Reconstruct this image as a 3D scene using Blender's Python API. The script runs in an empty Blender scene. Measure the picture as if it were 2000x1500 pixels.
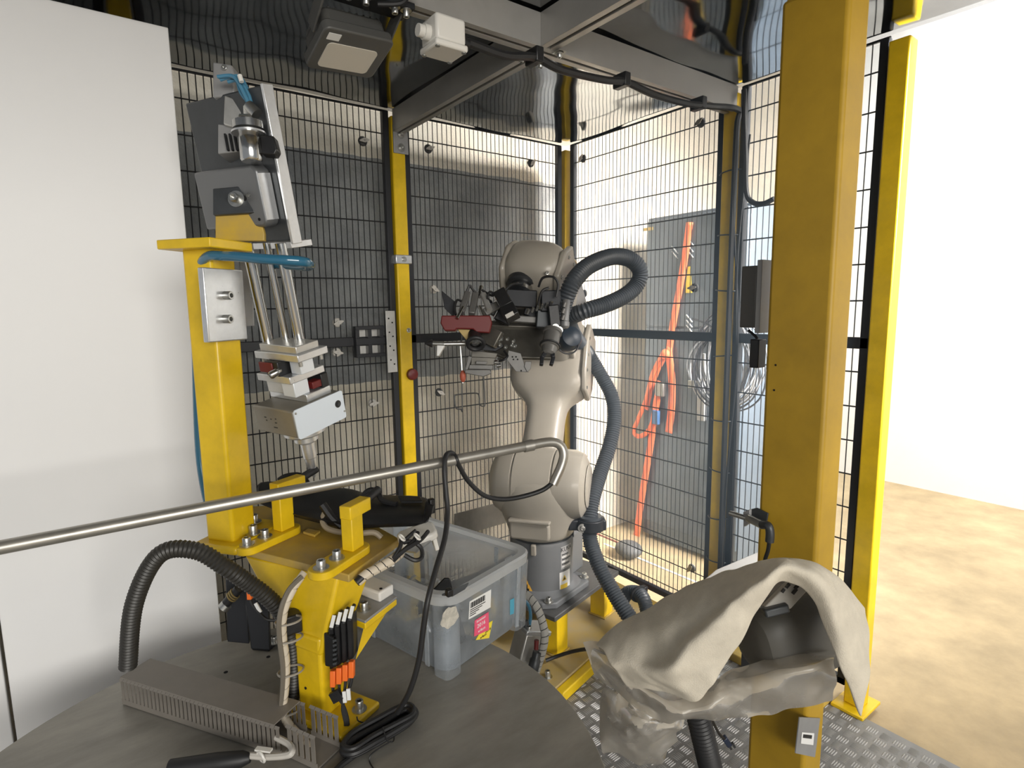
import bpy, math, random
from mathutils import Vector, Matrix, noise
random.seed(7)
SC = bpy.context.scene
COL = SC.collection
V = Vector
# ---------------------------------------------------------------- camera
FPX, CX, CY, HC = 1127.0, 1000.0, 750.0, 1.2
VR = V((0.8034, -0.5952, -0.0136)).normalized()      # picture right
VD = V((-0.0911, -0.1002, -0.9908)); VD = (VD - VR * VD.dot(VR)).normalized()   # picture down
VF = VR.cross(VD).normalized()                        # forward
CAM = V((0, 0, HC))
cd = bpy.data.cameras.new('camera'); cam = bpy.data.objects.new('camera', cd); COL.objects.link(cam)
cd.sensor_fit = 'HORIZONTAL'; cd.sensor_width = 36; cd.lens = FPX / 2000 * 36; cd.clip_start = .02
m = Matrix((VR, -VD, -VF)).transposed().to_4x4(); m.translation = CAM; cam.matrix_world = m
SC.camera = cam
# ---------------------------------------------------------------- light
SC.view_settings.view_transform = 'Standard'; SC.view_settings.look = 'None'
SC.view_settings.gamma = 1.0; SC.view_settings.exposure = 0.0
W = bpy.data.worlds.new('world'); SC.world = W; W.use_nodes = True
bg = W.node_tree.nodes['Background']; bg.inputs[0].default_value = (.93, .96, 1, 1); bg.inputs[1].default_value = .38
def area(name, loc, target, sx, sy, power, col=(1, 1, 1)):
    l = bpy.data.lights.new(name, 'AREA'); l.shape = 'RECTANGLE'; l.size = sx; l.size_y = sy; l.energy = power; l.color = col
    o = bpy.data.objects.new(name, l); COL.objects.link(o); o.location = loc
    o.rotation_euler = (V(target) - V(loc)).to_track_quat('-Z', 'Y').to_euler(); return o
area('hall_rooflight', (2.24, -.4, 2.3), (2.08, 2.14, .75), 1.0, 1.5, 76, (1, .985, .965)).data.spread = math.radians(52)
area('added_wall_light', (3.1, .5, 3.1), (4.3, .7, .9), .7, 1.8, 80, (1, .99, .97)).data.spread = math.radians(120)  # unseen lamp added to whiten the right-hand hall wall
area('hall_daylight', (-.7, -4.3, 1.75), (.6, 1.2, .9), 3.2, 1.8, 225, (1, .965, .90))

# ---------------------------------------------------------------- helpers
def ray(px, py): return VR * ((px - CX) / FPX) + VD * ((py - CY) / FPX) + VF
def at(px, py, d): return CAM + ray(px, py) * d
def atz(px, py, z): r = ray(px, py); return CAM + r * ((z - HC) / r.z)
def atx(px, py, x): r = ray(px, py); return CAM + r * (x / r.x)
def aty(px, py, y): r = ray(px, py); return CAM + r * (y / r.y)
def frame(o, x, y=None, z=None):
    x = V(x).normalized()
    if z is not None: z = V(z); z = (z - x * z.dot(x)).normalized(); y = z.cross(x)
    else: y = V(y); y = (y - x * y.dot(x)).normalized(); z = x.cross(y)
    m = Matrix((x, y, z)).transposed().to_4x4(); m.translation = V(o); return m
def camdir(a, b, c): return (VR * a + VD * b + VF * c).normalized()
def perp(a):
    a = V(a).normalized(); b = V((0, 0, 1)) if abs(a.z) < .9 else V((1, 0, 0))
    x = a.cross(b).normalized(); return x, a.cross(x).normalized()
def spline(pts, n=8, closed=False):
    P = [V(p) for p in pts]; out = []; N = len(P)
    for i in range(N if closed else N - 1):
        if closed: a, b, c, d = P[i - 1], P[i], P[(i + 1) % N], P[(i + 2) % N]
        else: a = P[max(i - 1, 0)]; b = P[i]; c = P[i + 1]; d = P[min(i + 2, N - 1)]
        for k in range(n):
            t = k / n; t2 = t * t; t3 = t2 * t
            out.append(.5 * ((2 * b) + (c - a) * t + (2 * a - 5 * b + 4 * c - d) * t2 + (3 * b - a - 3 * c + d) * t3))
    if not closed: out.append(P[-1])
    return out
def resample(pts, step):
    out = [pts[0]]; acc = 0
    for a, b in zip(pts, pts[1:]):
        L = (b - a).length
        while acc + L >= step and L > 1e-9:
            t = (step - acc) / L; a = a.lerp(b, t); out.append(a); L = (b - a).length; acc = 0
        acc += L
    return out
class MB:
    def __init__(s, M=None): s.v = []; s.f = []; s.M = M
    def add(s, vs, fs):
        o = len(s.v)
        for v in vs: v = V(v); s.v.append(s.M @ v if s.M else v)
        s.f += [tuple(o + i for i in f) for f in fs]; return s
    def box(s, c, d):
        x, y, z = [q / 2 for q in d]; c = V(c)
        return s.add([c + V((i * x, j * y, k * z)) for i in (-1, 1) for j in (-1, 1) for k in (-1, 1)],
            [(0, 1, 3, 2), (4, 6, 7, 5), (0, 4, 5, 1), (2, 3, 7, 6), (0, 2, 6, 4), (1, 5, 7, 3)])
    def bx(s, a, b):
        a, b = V(a), V(b); return s.box((a + b) / 2, [abs(q) for q in (b - a)])
    def bar(s, a, b, w, h=None, up=(0, 0, 1)):
        a, b = V(a), V(b); h = h or w; d = (b - a).normalized(); up = V(up)
        x = d.cross(up)
        if x.length < 1e-4: x = d.cross(V((1, 0, 0)))
        x.normalize(); y = x.cross(d)
        q = [x * (i * w / 2) + y * (j * h / 2) for i, j in ((-1, -1), (1, -1), (1, 1), (-1, 1))]
        return s.add([a + p for p in q] + [b + p for p in q], [(3, 2, 1, 0), (4, 5, 6, 7), (0, 1, 5, 4), (1, 2, 6, 5), (2, 3, 7, 6), (3, 0, 4, 7)])
    def lathe(s, prof, p, axis, n=20, cap=True, ref=None):
        p = V(p); a = V(axis).normalized(); x, y = perp(a)
        if ref is not None: x = V(ref); x = (x - a * x.dot(a)).normalized(); y = a.cross(x)
        vs = []
        for r, h in prof:
            for k in range(n):
                t = 2 * math.pi * k / n; vs.append(p + a * h + x * (r * math.cos(t)) + y * (r * math.sin(t)))
        fs = []
        for i in range(len(prof) - 1):
            for k in range(n): j = (k + 1) % n; fs.append((i * n + k, i * n + j, (i + 1) * n + j, (i + 1) * n + k))
        if cap: fs += [tuple(range(n - 1, -1, -1)), tuple((len(prof) - 1) * n + k for k in range(n))]
        return s.add(vs, fs)
    def cyl(s, a, b, r, r1=None, n=16):
        a, b = V(a), V(b); return s.lathe([(r, 0), (r if r1 is None else r1, (b - a).length)], a, b - a, n)
    def tube(s, pts, r, n=8, closed=False):
        P = [V(p) for p in pts]; N = len(P); rf = r if callable(r) else (lambda i: r)
        t0 = (P[1] - P[0]).normalized(); x, _ = perp(t0); vs = []
        for i in range(N):
            if closed: t = P[(i + 1) % N] - P[i - 1]
            else: t = P[min(i + 1, N - 1)] - P[max(i - 1, 0)]
            if t.length < 1e-9: t = t0.copy()
            t.normalize(); x = x - t * x.dot(t)
            if x.length < 1e-6: x, _ = perp(t)
            x.normalize(); y = t.cross(x); rr = rf(i)
            for k in range(n): q = 2 * math.pi * k / n; vs.append(P[i] + x * (rr * math.cos(q)) + y * (rr * math.sin(q)))
        fs = []
        for i in range(N if closed else N - 1):
            i2 = (i + 1) % N
            for k in range(n): j = (k + 1) % n; fs.append((i * n + k, i * n + j, i2 * n + j, i2 * n + k))
        if not closed: fs += [tuple(range(n - 1, -1, -1)), tuple((N - 1) * n + k for k in range(n))]
        return s.add(vs, fs)
    def ring(s, c, axis, R, r, n=24, k=8):
        x, y = perp(axis); c = V(c)
        return s.tube([c + x * (R * math.cos(2 * math.pi * i / n)) + y * (R * math.sin(2 * math.pi * i / n)) for i in range(n)], r, k, True)
    def prism(s, poly, h0, h1, M=None):
        """polygon in XY of frame M, extruded along its Z"""
        M = M or Matrix(); n = len(poly)
        vs = [M @ V((p[0], p[1], h0)) for p in poly] + [M @ V((p[0], p[1], h1)) for p in poly]
        return s.add(vs, [tuple(range(n - 1, -1, -1)), tuple(range(n, 2 * n))] + [(i, (i + 1) % n, n + (i + 1) % n, n + i) for i in range(n)])
    def slab(s, pts, d):
        """polygon of 3-D points, extruded by the vector d"""
        n = len(pts); P = [V(p) for p in pts]; d = V(d)
        nn = sum(((P[i] - P[0]).cross(P[(i + 1) % n] - P[0]) for i in range(n)), V((0, 0, 0)))
        if nn.dot(d) < 0: P.reverse()
        return s.add(P + [p + d for p in P], [tuple(range(n - 1, -1, -1)), tuple(range(n, 2 * n))] + [(i, (i + 1) % n, n + (i + 1) % n, n + i) for i in range(n)])
    def loft(s, rows, closed=False, caps=False):
        n = len(rows[0]); vs = [p for r in rows for p in r]; fs = []
        for i in range(len(rows) - 1):
            for k in range(n if closed else n - 1): j = (k + 1) % n; fs.append((i * n + k, i * n + j, (i + 1) * n + j, (i + 1) * n + k))
        if caps: fs += [tuple(range(n - 1, -1, -1)), tuple((len(rows) - 1) * n + k for k in range(n))]
        return s.add(vs, fs)
    def ball(s, c, r, n=12, sc=(1, 1, 1)):
        c = V(c); vs = []; fs = []; m = n // 2
        for i in range(m + 1):
            p = math.pi * i / m
            for k in range(n):
                q = 2 * math.pi * k / n; vs.append(c + V((r * sc[0] * math.sin(p) * math.cos(q), r * sc[1] * math.sin(p) * math.sin(q), r * sc[2] * math.cos(p))))
        for i in range(m):
            for k in range(n): j = (k + 1) % n; fs.append((i * n + k, (i + 1) * n + k, (i + 1) * n + j, i * n + j))
        return s.add(vs, fs)
    def build(s, name, mat, parent=None, bevel=0, sub=0, solid=0, angle=38, seg=2, **tags):
        lo = V([min(v[i] for v in s.v) for i in range(3)]); hi = V([max(v[i] for v in s.v) for i in range(3)]); c = (lo + hi) / 2
        me = bpy.data.meshes.new(name); me.from_pydata([v - c for v in s.v], [], s.f); me.validate()
        me.polygons.foreach_set('use_smooth', [True] * len(me.polygons)); me.set_sharp_from_angle(angle=math.radians(angle))
        me.materials.append(mat); o = bpy.data.objects.new(name, me); COL.objects.link(o); o.location = c
        if parent: setpar(o, parent)
        if solid: q = o.modifiers.new('solid', 'SOLIDIFY'); q.thickness = solid; q.offset = 0
        if bevel: q = o.modifiers.new('bevel', 'BEVEL'); q.width = bevel; q.segments = seg; q.limit_method = 'ANGLE'; q.angle_limit = math.radians(40)
        if sub: q = o.modifiers.new('sub', 'SUBSURF'); q.levels = sub; q.render_levels = sub
        return tag(o, **tags)
def wloc(o):
    l = o.location.copy()
    while o.parent: o = o.parent; l += o.location
    return l
def setpar(o, parent): o.location = o.location - wloc(parent); o.parent = parent
def tag(o, label=None, cat=None, group=None, kind=None):
    if label: o['label'] = label
    if cat: o['category'] = cat
    if group: o['group'] = group
    if kind: o['kind'] = kind
    return o
def thing(name, loc, label, cat, group=None, kind=None):
    o = bpy.data.objects.new(name, None); COL.objects.link(o); o.location = loc; o.empty_display_size = .05
    return tag(o, label, cat, group, kind)
def copyobj(o, loc, parent, rot=None):
    c = o.copy(); COL.objects.link(c); c.parent = None; c.location = loc
    if rot is not None: c.rotation_euler = rot
    if parent: setpar(c, parent)
    return c
def text(s, M, size, mat, parent, name='lettering', align='CENTER', ext=.0003):
    cu = bpy.data.curves.new(name, 'FONT'); cu.body = s; cu.size = size; cu.extrude = ext; cu.align_x = align; cu.align_y = 'CENTER'; cu.resolution_u = 3
    t = bpy.data.objects.new(name, cu); COL.objects.link(t)
    me = bpy.data.meshes.new_from_object(t.evaluated_get(bpy.context.evaluated_depsgraph_get()))
    bpy.data.objects.remove(t); me.transform(M.to_3x3().to_4x4())
    me.materials.clear(); me.materials.append(mat)
    o = bpy.data.objects.new(name, me); COL.objects.link(o); o.location = M.translation
    if parent: setpar(o, parent)
    return o

# ---------------------------------------------------------------- materials
def mat(name, col, rough=.5, metal=0., var=0., vscale=12., bump=0., bscale=60., col2=None, coat=0., trans=0., stretch=None, spec=.5, ior=1.5):
    m = bpy.data.materials.new(name); m.use_nodes = True; nt = m.node_tree; N = nt.nodes; L = nt.links
    b = N['Principled BSDF']; b.inputs['Base Color'].default_value = (*col, 1); b.inputs['Roughness'].default_value = rough
    b.inputs['Metallic'].default_value = metal; b.inputs['Coat Weight'].default_value = coat; b.inputs['Transmission Weight'].default_value = trans
    b.inputs['Specular IOR Level'].default_value = spec; b.inputs['IOR'].default_value = ior
    if var or bump:
        tc = N.new('ShaderNodeTexCoord'); src = tc.outputs['Object']
        if stretch: mp = N.new('ShaderNodeMapping'); mp.inputs['Scale'].default_value = stretch; L.new(src, mp.inputs[0]); src = mp.outputs[0]
    if var:
        n = N.new('ShaderNodeTexNoise'); n.inputs['Scale'].default_value = vscale; n.inputs['Detail'].default_value = 6; n.inputs['Roughness'].default_value = .65
        L.new(src, n.inputs['Vector']); r = N.new('ShaderNodeValToRGB')
        r.color_ramp.elements[0].position = .3; r.color_ramp.elements[1].position = .7
        c2 = col2 or tuple(c * (1 - var) for c in col); c1 = col if col2 else tuple(min(1, c * (1 + var * .5)) for c in col)
        r.color_ramp.elements[0].color = (*c2, 1); r.color_ramp.elements[1].color = (*c1, 1)
        L.new(n.outputs[0], r.inputs[0]); L.new(r.outputs[0], b.inputs['Base Color'])
        mr = N.new('ShaderNodeMapRange'); mr.inputs[3].default_value = max(.02, rough - .08); mr.inputs[4].default_value = min(1, rough + .1)
        L.new(n.outputs[0], mr.inputs[0]); L.new(mr.outputs[0], b.inputs['Roughness'])
    if bump:
        n2 = N.new('ShaderNodeTexNoise'); n2.inputs['Scale'].default_value = bscale; n2.inputs['Detail'].default_value = 3
        L.new(src, n2.inputs['Vector']); bp = N.new('ShaderNodeBump'); bp.inputs['Strength'].default_value = bump; bp.inputs['Distance'].default_value = .004
        L.new(n2.outputs[0], bp.inputs['Height']); L.new(bp.outputs[0], b.inputs['Normal'])
    return m
def clear(name, tint=(1, 1, 1), refl=.1, rough=.03, diff=0., dcol=(.8, .85, .9), var=0., fm=.9):
    """clear or cloudy plastic: see-through, with its own gloss and haze"""
    m = bpy.data.materials.new(name); m.use_nodes = True; nt = m.node_tree; N = nt.nodes; L = nt.links; N.remove(N['Principled BSDF'])
    t = N.new('ShaderNodeBsdfTransparent'); t.inputs[0].default_value = (*tint, 1)
    g = N.new('ShaderNodeBsdfGlossy'); g.inputs['Roughness'].default_value = rough
    fr = N.new('ShaderNodeFresnel'); fr.inputs[0].default_value = 1.45
    mx = N.new('ShaderNodeMixShader'); mul = N.new('ShaderNodeMath'); mul.operation = 'MULTIPLY_ADD'; mul.inputs[1].default_value = fm; mul.inputs[2].default_value = refl * .3
    L.new(fr.outputs[0], mul.inputs[0]); L.new(mul.outputs[0], mx.inputs[0]); last = t.outputs[0]
    if diff:
        d = N.new('ShaderNodeBsdfDiffuse'); d.inputs[0].default_value = (*dcol, 1); tl = N.new('ShaderNodeBsdfTranslucent'); tl.inputs[0].default_value = (*dcol, 1)
        a = N.new('ShaderNodeMixShader'); a.inputs[0].default_value = .45; L.new(d.outputs[0], a.inputs[1]); L.new(tl.outputs[0], a.inputs[2])
        b = N.new('ShaderNodeMixShader'); b.inputs[0].default_value = diff; L.new(t.outputs[0], b.inputs[1]); L.new(a.outputs[0], b.inputs[2]); last = b.outputs[0]
        if var:
            tc = N.new('ShaderNodeTexCoord'); n = N.new('ShaderNodeTexNoise'); n.inputs['Scale'].default_value = 14; n.inputs['Detail'].default_value = 5
            L.new(tc.outputs['Object'], n.inputs['Vector']); mr = N.new('ShaderNodeMapRange'); mr.inputs[1].default_value = .3; mr.inputs[2].default_value = .7
            mr.inputs[3].default_value = diff - var; mr.inputs[4].default_value = diff + var; L.new(n.outputs[0], mr.inputs[0]); L.new(mr.outputs[0], b.inputs[0])
    L.new(last, mx.inputs[1]); L.new(g.outputs[0], mx.inputs[2]); L.new(mx.outputs[0], N['Material Output'].inputs[0]); return m
Y1 = mat('yellow_paint', (.74, .49, .008), .38, var=.22, vscale=9, coat=.15, bump=.05, bscale=90)
YD = mat('dusty_yellow_paint', (.56, .36, .03), .55, var=.35, vscale=9, bump=.08, bscale=80, col2=(.33, .245, .11))
YN = mat('shaded_yellow_column', (.47, .285, .018), .5, var=.2, vscale=6)  # the near column's shade is put into this darker yellow
BLK = mat('black_powder_coat', (.012, .013, .016), .45)
BLP = mat('black_plastic', (.012, .012, .013), .38, var=.3, vscale=20, bump=.05, bscale=300)
BLR = mat('black_rubber', (.015, .015, .016), .5)
HOSE = mat('grey_hose_plastic', (.045, .052, .06), .42)
ALU = mat('aluminium', (.62, .61, .58), .38, .75, var=.12, vscale=25)
ALM = mat('machined_aluminium', (.72, .73, .74), .3, .8, var=.1, vscale=40)
ALW = mat('anodised_white_aluminium', (.72, .75, .78), .42, .3)
STL = mat('polished_steel', (.5, .5, .49), .17, 1)
SCR = mat('zinc_screw', (.5, .5, .48), .3, .95, var=.2, vscale=60)
GRY = mat('grey_sheet_metal', (.32, .32, .32), .5, .3, var=.15, vscale=10)
DGR = mat('dark_grey_anodised', (.06, .065, .07), .4, .4, var=.2, vscale=12)
WHT = mat('white_plastic', (.75, .73, .68), .4)
CRM = mat('robot_cream_paint', (.32, .295, .25), .38, var=.08, vscale=5, coat=.2)
RGY = mat('robot_grey_paint', (.13, .135, .14), .42, var=.12, vscale=6)
RED = mat('red_paint', (.13, .013, .012), .45)
ORG = mat('orange_plastic', (.85, .16, .02), .45)
BLU = mat('blue_tube_plastic', (.10, .30, .46), .18, trans=.3)
HOLE = mat('dark_hole', (.004, .004, .004), .9)
LBL = mat('white_label', (.78, .78, .76), .5)
INK = mat('black_ink', (.02, .02, .02), .6)
def screw(parent, p, axis, r=.008, h=.012, washer=True, name='screw'):
    a = V(axis).normalized(); p = V(p); mb = MB(); w = 0
    if washer: w = r * .28; mb.lathe([(r * 1.75, 0), (r * 1.75, w)], p, a, 20)
    mb.lathe([(r, w), (r, w + h * .9), (r * .9, w + h), (r * .55, w + h), (r * .5, w + h * .45), (0.0005, w + h * .45)], p, a, 14)
    return mb.build(name, SCR, parent)
# ================================================================ the setting
XF, YF, YW, ZC = 1.757, 1.964, 2.14, 1.885
def wall_material():
    m = mat('plaster_wall', (.62, .56, .46), .9); nt = m.node_tree; N = nt.nodes; L = nt.links; b = N['Principled BSDF']
    tc = N.new('ShaderNodeTexCoord'); sp = N.new('ShaderNodeSeparateXYZ'); geo = N.new('ShaderNodeNewGeometry'); L.new(geo.outputs['Position'], sp.inputs[0])
    n = N.new('ShaderNodeTexNoise'); n.inputs['Scale'].default_value = 9; n.inputs['Detail'].default_value = 8; L.new(geo.outputs['Position'], n.inputs['Vector'])
    def math_(op, a, b_, c=None):
        q = N.new('ShaderNodeMath'); q.operation = op
        for i, v in enumerate((a, b_, c)):
            if v is None: continue
            if isinstance(v, (int, float)): q.inputs[i].default_value = v
            else: L.new(v, q.inputs[i])
        return q.outputs[0]
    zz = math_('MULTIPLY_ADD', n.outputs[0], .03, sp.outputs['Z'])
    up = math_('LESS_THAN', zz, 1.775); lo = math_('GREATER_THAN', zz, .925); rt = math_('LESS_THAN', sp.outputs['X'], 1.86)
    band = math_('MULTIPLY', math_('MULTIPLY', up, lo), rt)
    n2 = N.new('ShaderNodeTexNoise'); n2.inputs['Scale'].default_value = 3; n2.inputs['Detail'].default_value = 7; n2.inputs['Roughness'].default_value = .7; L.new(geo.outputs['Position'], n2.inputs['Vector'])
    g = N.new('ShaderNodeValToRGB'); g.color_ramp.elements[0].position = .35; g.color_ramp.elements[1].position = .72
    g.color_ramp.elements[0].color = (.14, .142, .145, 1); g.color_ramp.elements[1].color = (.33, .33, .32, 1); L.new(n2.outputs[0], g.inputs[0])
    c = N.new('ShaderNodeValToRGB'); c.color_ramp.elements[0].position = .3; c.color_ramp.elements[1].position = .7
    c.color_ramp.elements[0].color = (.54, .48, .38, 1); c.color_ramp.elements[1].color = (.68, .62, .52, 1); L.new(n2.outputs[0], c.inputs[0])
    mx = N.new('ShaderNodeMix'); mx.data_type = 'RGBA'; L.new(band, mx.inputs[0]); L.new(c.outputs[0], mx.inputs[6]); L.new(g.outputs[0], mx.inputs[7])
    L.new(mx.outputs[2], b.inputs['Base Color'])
    n3 = N.new('ShaderNodeTexNoise'); n3.inputs['Scale'].default_value = 130; n3.inputs['Detail'].default_value = 2; L.new(geo.outputs['Position'], n3.inputs['Vector'])
    bp = N.new('ShaderNodeBump'); bp.inputs['Strength'].default_value = .5; bp.inputs['Distance'].default_value = .006; L.new(n3.outputs[0], bp.inputs['Height']); L.new(bp.outputs[0], b.inputs['Normal'])
    return m
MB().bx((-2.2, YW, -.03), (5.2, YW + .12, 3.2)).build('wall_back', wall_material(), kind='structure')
MB().bx((4.3, -3, -.03), (4.42, YW, 3.2)).build('wall_right', mat('white_painted_wall', (.80, .80, .80), .8, var=.04, vscale=2, bump=.1, bscale=40), kind='structure')
MB().bx((-2.2, -3, -.05), (5.2, YW, -.02)).build('floor', mat('tan_concrete', (.44, .34, .20), .8, var=.25, vscale=5, bump=.2, bscale=50), kind='structure')
# ---- tread plate of the cell
fp = MB().bx((-.9, -.7, -.02), (1.72, 1.93, 0)).build('floor_plate', mat('tread_plate_aluminium', (.24, .235, .225), .5, .4, var=.3, vscale=6), kind='structure')
tb = MB(); pit = .034; bl, bw, bh = .0125, .0021, .0022
for i in range(int(.7 / pit), int(1.72 / pit)):
    for j in range(int(.05 / pit), int(1.86 / pit)):
        cx, cy = (i + .5) * pit, (j + .5) * pit
        for k in range(5):
            o = (k - 2) * .0059
            if (i + j) % 2: q = [(cx + o + u * bw, cy + w * bl) for u, w in ((0, -1), (1, -.55), (1, .55), (0, 1), (-1, .55), (-1, -.55))]; a, b = (cx + o, cy - bl * .6), (cx + o, cy + bl * .6)
            else: q = [(cx + w * bl, cy + o + u * bw) for u, w in ((0, -1), (-1, -.55), (-1, .55), (0, 1), (1, .55), (1, -.55))]; a, b = (cx - bl * .6, cy + o), (cx + bl * .6, cy + o)
            tb.add([(x, y, 0) for x, y in q] + [(*a, bh), (*b, bh)], [(0, 1, 6), (1, 2, 7, 6), (2, 3, 7), (3, 4, 7), (4, 5, 6, 7), (5, 0, 6)])
tb.build('tread_bars', mat('tread_bar_metal', (.42, .41, .39), .45, .4), fp, kind='stuff')
# ---- reflecting roof sheet, slightly wavy
rows = []
for j in range(100):
    y = -.75 + (YF + .004 + .75) * j / 99
    rows.append([V((x, y, ZC + .0016 * math.sin(x * 13 + 1.3 * math.sin(y * 5)) + .0022 * math.sin(y * 9 + x * 4 + .6) + .0006 * math.sin(x * 29 + y * 17))) for x in [-1.1 + (XF + .004 + 1.1) * i / 99 for i in range(100)]])
MB().loft(rows).build('ceiling', mat('mirror_roof_sheet', (.30, .31, .32), .045, 1, var=.25, vscale=2.2), solid=.003, kind='structure')

# ================================================================ aluminium beams
def profile_beam(name, a, b, w, h, label):
    """slotted extrusion between a and b (centres of the section)"""
    a, b = V(a), V(b); d = b - a; M = frame(a, d, z=(0, 0, 1)); L = d.length; hw, hh = w / 2, h / 2; s, t = .005, .012
    poly = []
    def side(p, q, slots):
        p, q = V(p), V(q); e = (q - p).normalized(); inn = V((-e.y, e.x)); Ln = (q - p).length; r = [p]
        for k in range(slots):
            c = Ln * (k + .5) / slots
            r += [p + e * (c - s), p + e * (c - s) + inn * .004, p + e * (c - 2 * s) + inn * .004, p + e * (c - 2 * s) + inn * t, p + e * (c + 2 * s) + inn * t, p + e * (c + 2 * s) + inn * .004, p + e * (c + s) + inn * .004, p + e * (c + s)]
        return r
    for p, q, n in (((-hw, -hh), (hw, -hh), 1), ((hw, -hh), (hw, hh), 0), ((hw, hh), (-hw, hh), 0), ((-hw, hh), (-hw, -hh), 0)): poly += [tuple(v) for v in side(p, q, n)]
    F = Matrix((M.col[1].xyz, M.col[2].xyz, M.col[0].xyz)).transposed().to_4x4(); F.translation = a
    mb = MB(); mb.prism(poly, 0, L, F)
    return mb
AB = mat('beam_aluminium', (.46, .45, .43), .42, .55, var=.1, vscale=8)
zb = 1.842; BW, BHH = .045, .075
tB = thing('support_beam', (XF, 1.147, zb), 'long aluminium roof beam carrying the junction box and floodlight', 'beam')
profile_beam('b', (XF - .02, 1.147, zb), (-1.0, 1.147, zb), BW, BHH, '').build('extrusion', AB, tB, bevel=.0008)
tA = thing('support_beam', (.95, YF, zb), 'aluminium roof beam from the middle yellow post to the crossing', 'beam')
profile_beam('a', (.95, YF - .03, zb), (.95, 1.147 + BW / 2, zb), BW, BHH, '').build('extrusion', AB, tA, bevel=.0008)
tA2 = thing('support_beam', (.95, 1.1, zb), 'aluminium roof beam running overhead from the crossing toward the viewer', 'beam')
profile_beam('a2', (.95, 1.147 - BW / 2, zb), (.95, -.6, zb), BW, BHH, '').build('extrusion', AB, tA2, bevel=.0008)
for (x, y, par) in ((.98, 1.118, tA2), (.98, 1.19, tA), (.92, 1.19, tA)):
    MB().bx((x - .012, y - .014, zb - .04), (x + .012, y + .014, zb - BHH / 2 - .004)).build('corner_bracket', SCR, par, bevel=.002)
    screw(par, (x, y, zb - BHH / 2 - .006), (0, 0, -1), .006, .008)

# ================================================================ fence
WIRE = mat('black_wire', (.018, .019, .022), .5)
PC = clear('clear_sheet', (.97, .98, .98), .0, .14, diff=.035, var=.03, fm=.14)
def fence_panel(axis, s0, s1, label, rails=True, z0=.05, z1=1.878):
    """panel along X (axis 0, at y=YF) or along Y (axis 1, at x=XF)"""
    P = (lambda s, z, o=0: V((s, YF + o, z))) if axis == 0 else (lambda s, z, o=0: V((XF + o, s, z)))
    t = thing('mesh_fence', P((s0 + s1) / 2, z0), label, 'fence panel', 'mesh fence panels')
    w = .022
    for a, b in (((s0 + w / 2, z0), (s0 + w / 2, z1)), ((s1 - w / 2, z0), (s1 - w / 2, z1))):
        MB().bar(P(*a), P(*b), w, w).build('frame_upright', BLK, t, bevel=.002)
    for z, h in ((z0 + w / 2, w), (1.082, .032)):
        MB().bar(P(s0, z), P(s1, z), w, h).build('frame_rail', BLK, t, bevel=.002)
    MB().bar(P(s0, z1), P(s1, z1), .006, .006).build('frame_rail', BLK, t)
    mb = MB(); n = round((s1 - s0 - 2 * w) / .0203)
    for k in range(1, n):
        s = s0 + w + (s1 - s0 - 2 * w) * k / n
        mb.tube([P(s, z0), P(s, z1)], .0017, 4)
    z = .10
    while z < z1:
        if abs(z - 1.082) > .02: mb.tube([P(s0, z, -.003), P(s1, z, -.003)], .0022, 4)
        z += .1
    mb.build('wire_mesh', WIRE, t, kind='stuff')
    o = .010
    sh = MB().bx(P(s0 + .004, z0, o), P(s1 - .004, z1 - .005, o + .004)).build('clear_sheet', PC, t)
    return t, P
pL, PB = fence_panel(0, .182, .922, 'black mesh fence panel left of the middle yellow post behind the dispenser')
pM, _ = fence_panel(0, .978, 1.725, 'black mesh fence panel between the middle and corner yellow posts behind the robot')
pO, _ = fence_panel(0, -.62, .118, 'black mesh fence panel farthest to the left')
pR, PR = fence_panel(1, 1.178, 1.925, 'black mesh fence panel right of the corner post in front of the strapped cabinet')
pN, _ = fence_panel(1, .70, 1.118, 'narrow black mesh fence panel right of the cable-tied yellow post')
CLIPD = mat('dark_clip_disc', (.05, .05, .05), .5); CLIPT = mat('clip_tab_metal', (.5, .48, .44), .4, .5)
def clip(par, p, nrm, dark, ang):
    p = V(p); nrm = V(nrm); x, y = perp(nrm)
    par = MB().lathe([(.0165, 0), (.0165, .003), (.014, .006)], p, nrm, 20).build('clip_disc', CLIPD if dark else CLIPT, par)
    d = (x * math.cos(ang) + y * math.sin(ang)); e = nrm.cross(d); q = p + nrm * .017
    MB().slab([q - d * .018 - e * .002, q - e * .008, q + d * .018 - e * .002, q + d * .018 + e * .002, q + e * .008, q - d * .018 + e * .002], nrm * .003).build('clip_tab', CLIPT, par)
    MB().cyl(p, q + nrm * .005, .0025, n=8).build('clip_stud', SCR, par)
for px, py, dk, an, par in ((708, 276, 1, .2, pL), (658, 630, 0, .3, pL), (657, 688, 0, -.2, pL), (727, 787, 0, .1, pL), (836, 291, 1, .3, pM), (1036, 319, 1, .8, pM), (846, 565, 0, -.5, pM), (857, 766, 1, -.5, pM)):
    clip(par, aty(px, py, YF + .010), (0, -1, 0), dk, an)
for px, py, dk, an, par in ((1140, 310, 1, .8, pR), (1370, 240, 1, .5, pR), (1357, 562, 1, .1, pR), (1142, 573, 1, 1.3, pR), (1352, 1109, 0, .9, pR)):
    clip(par, atx(px, py, XF + .010), (-1, 0, 0), dk, an)
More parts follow.
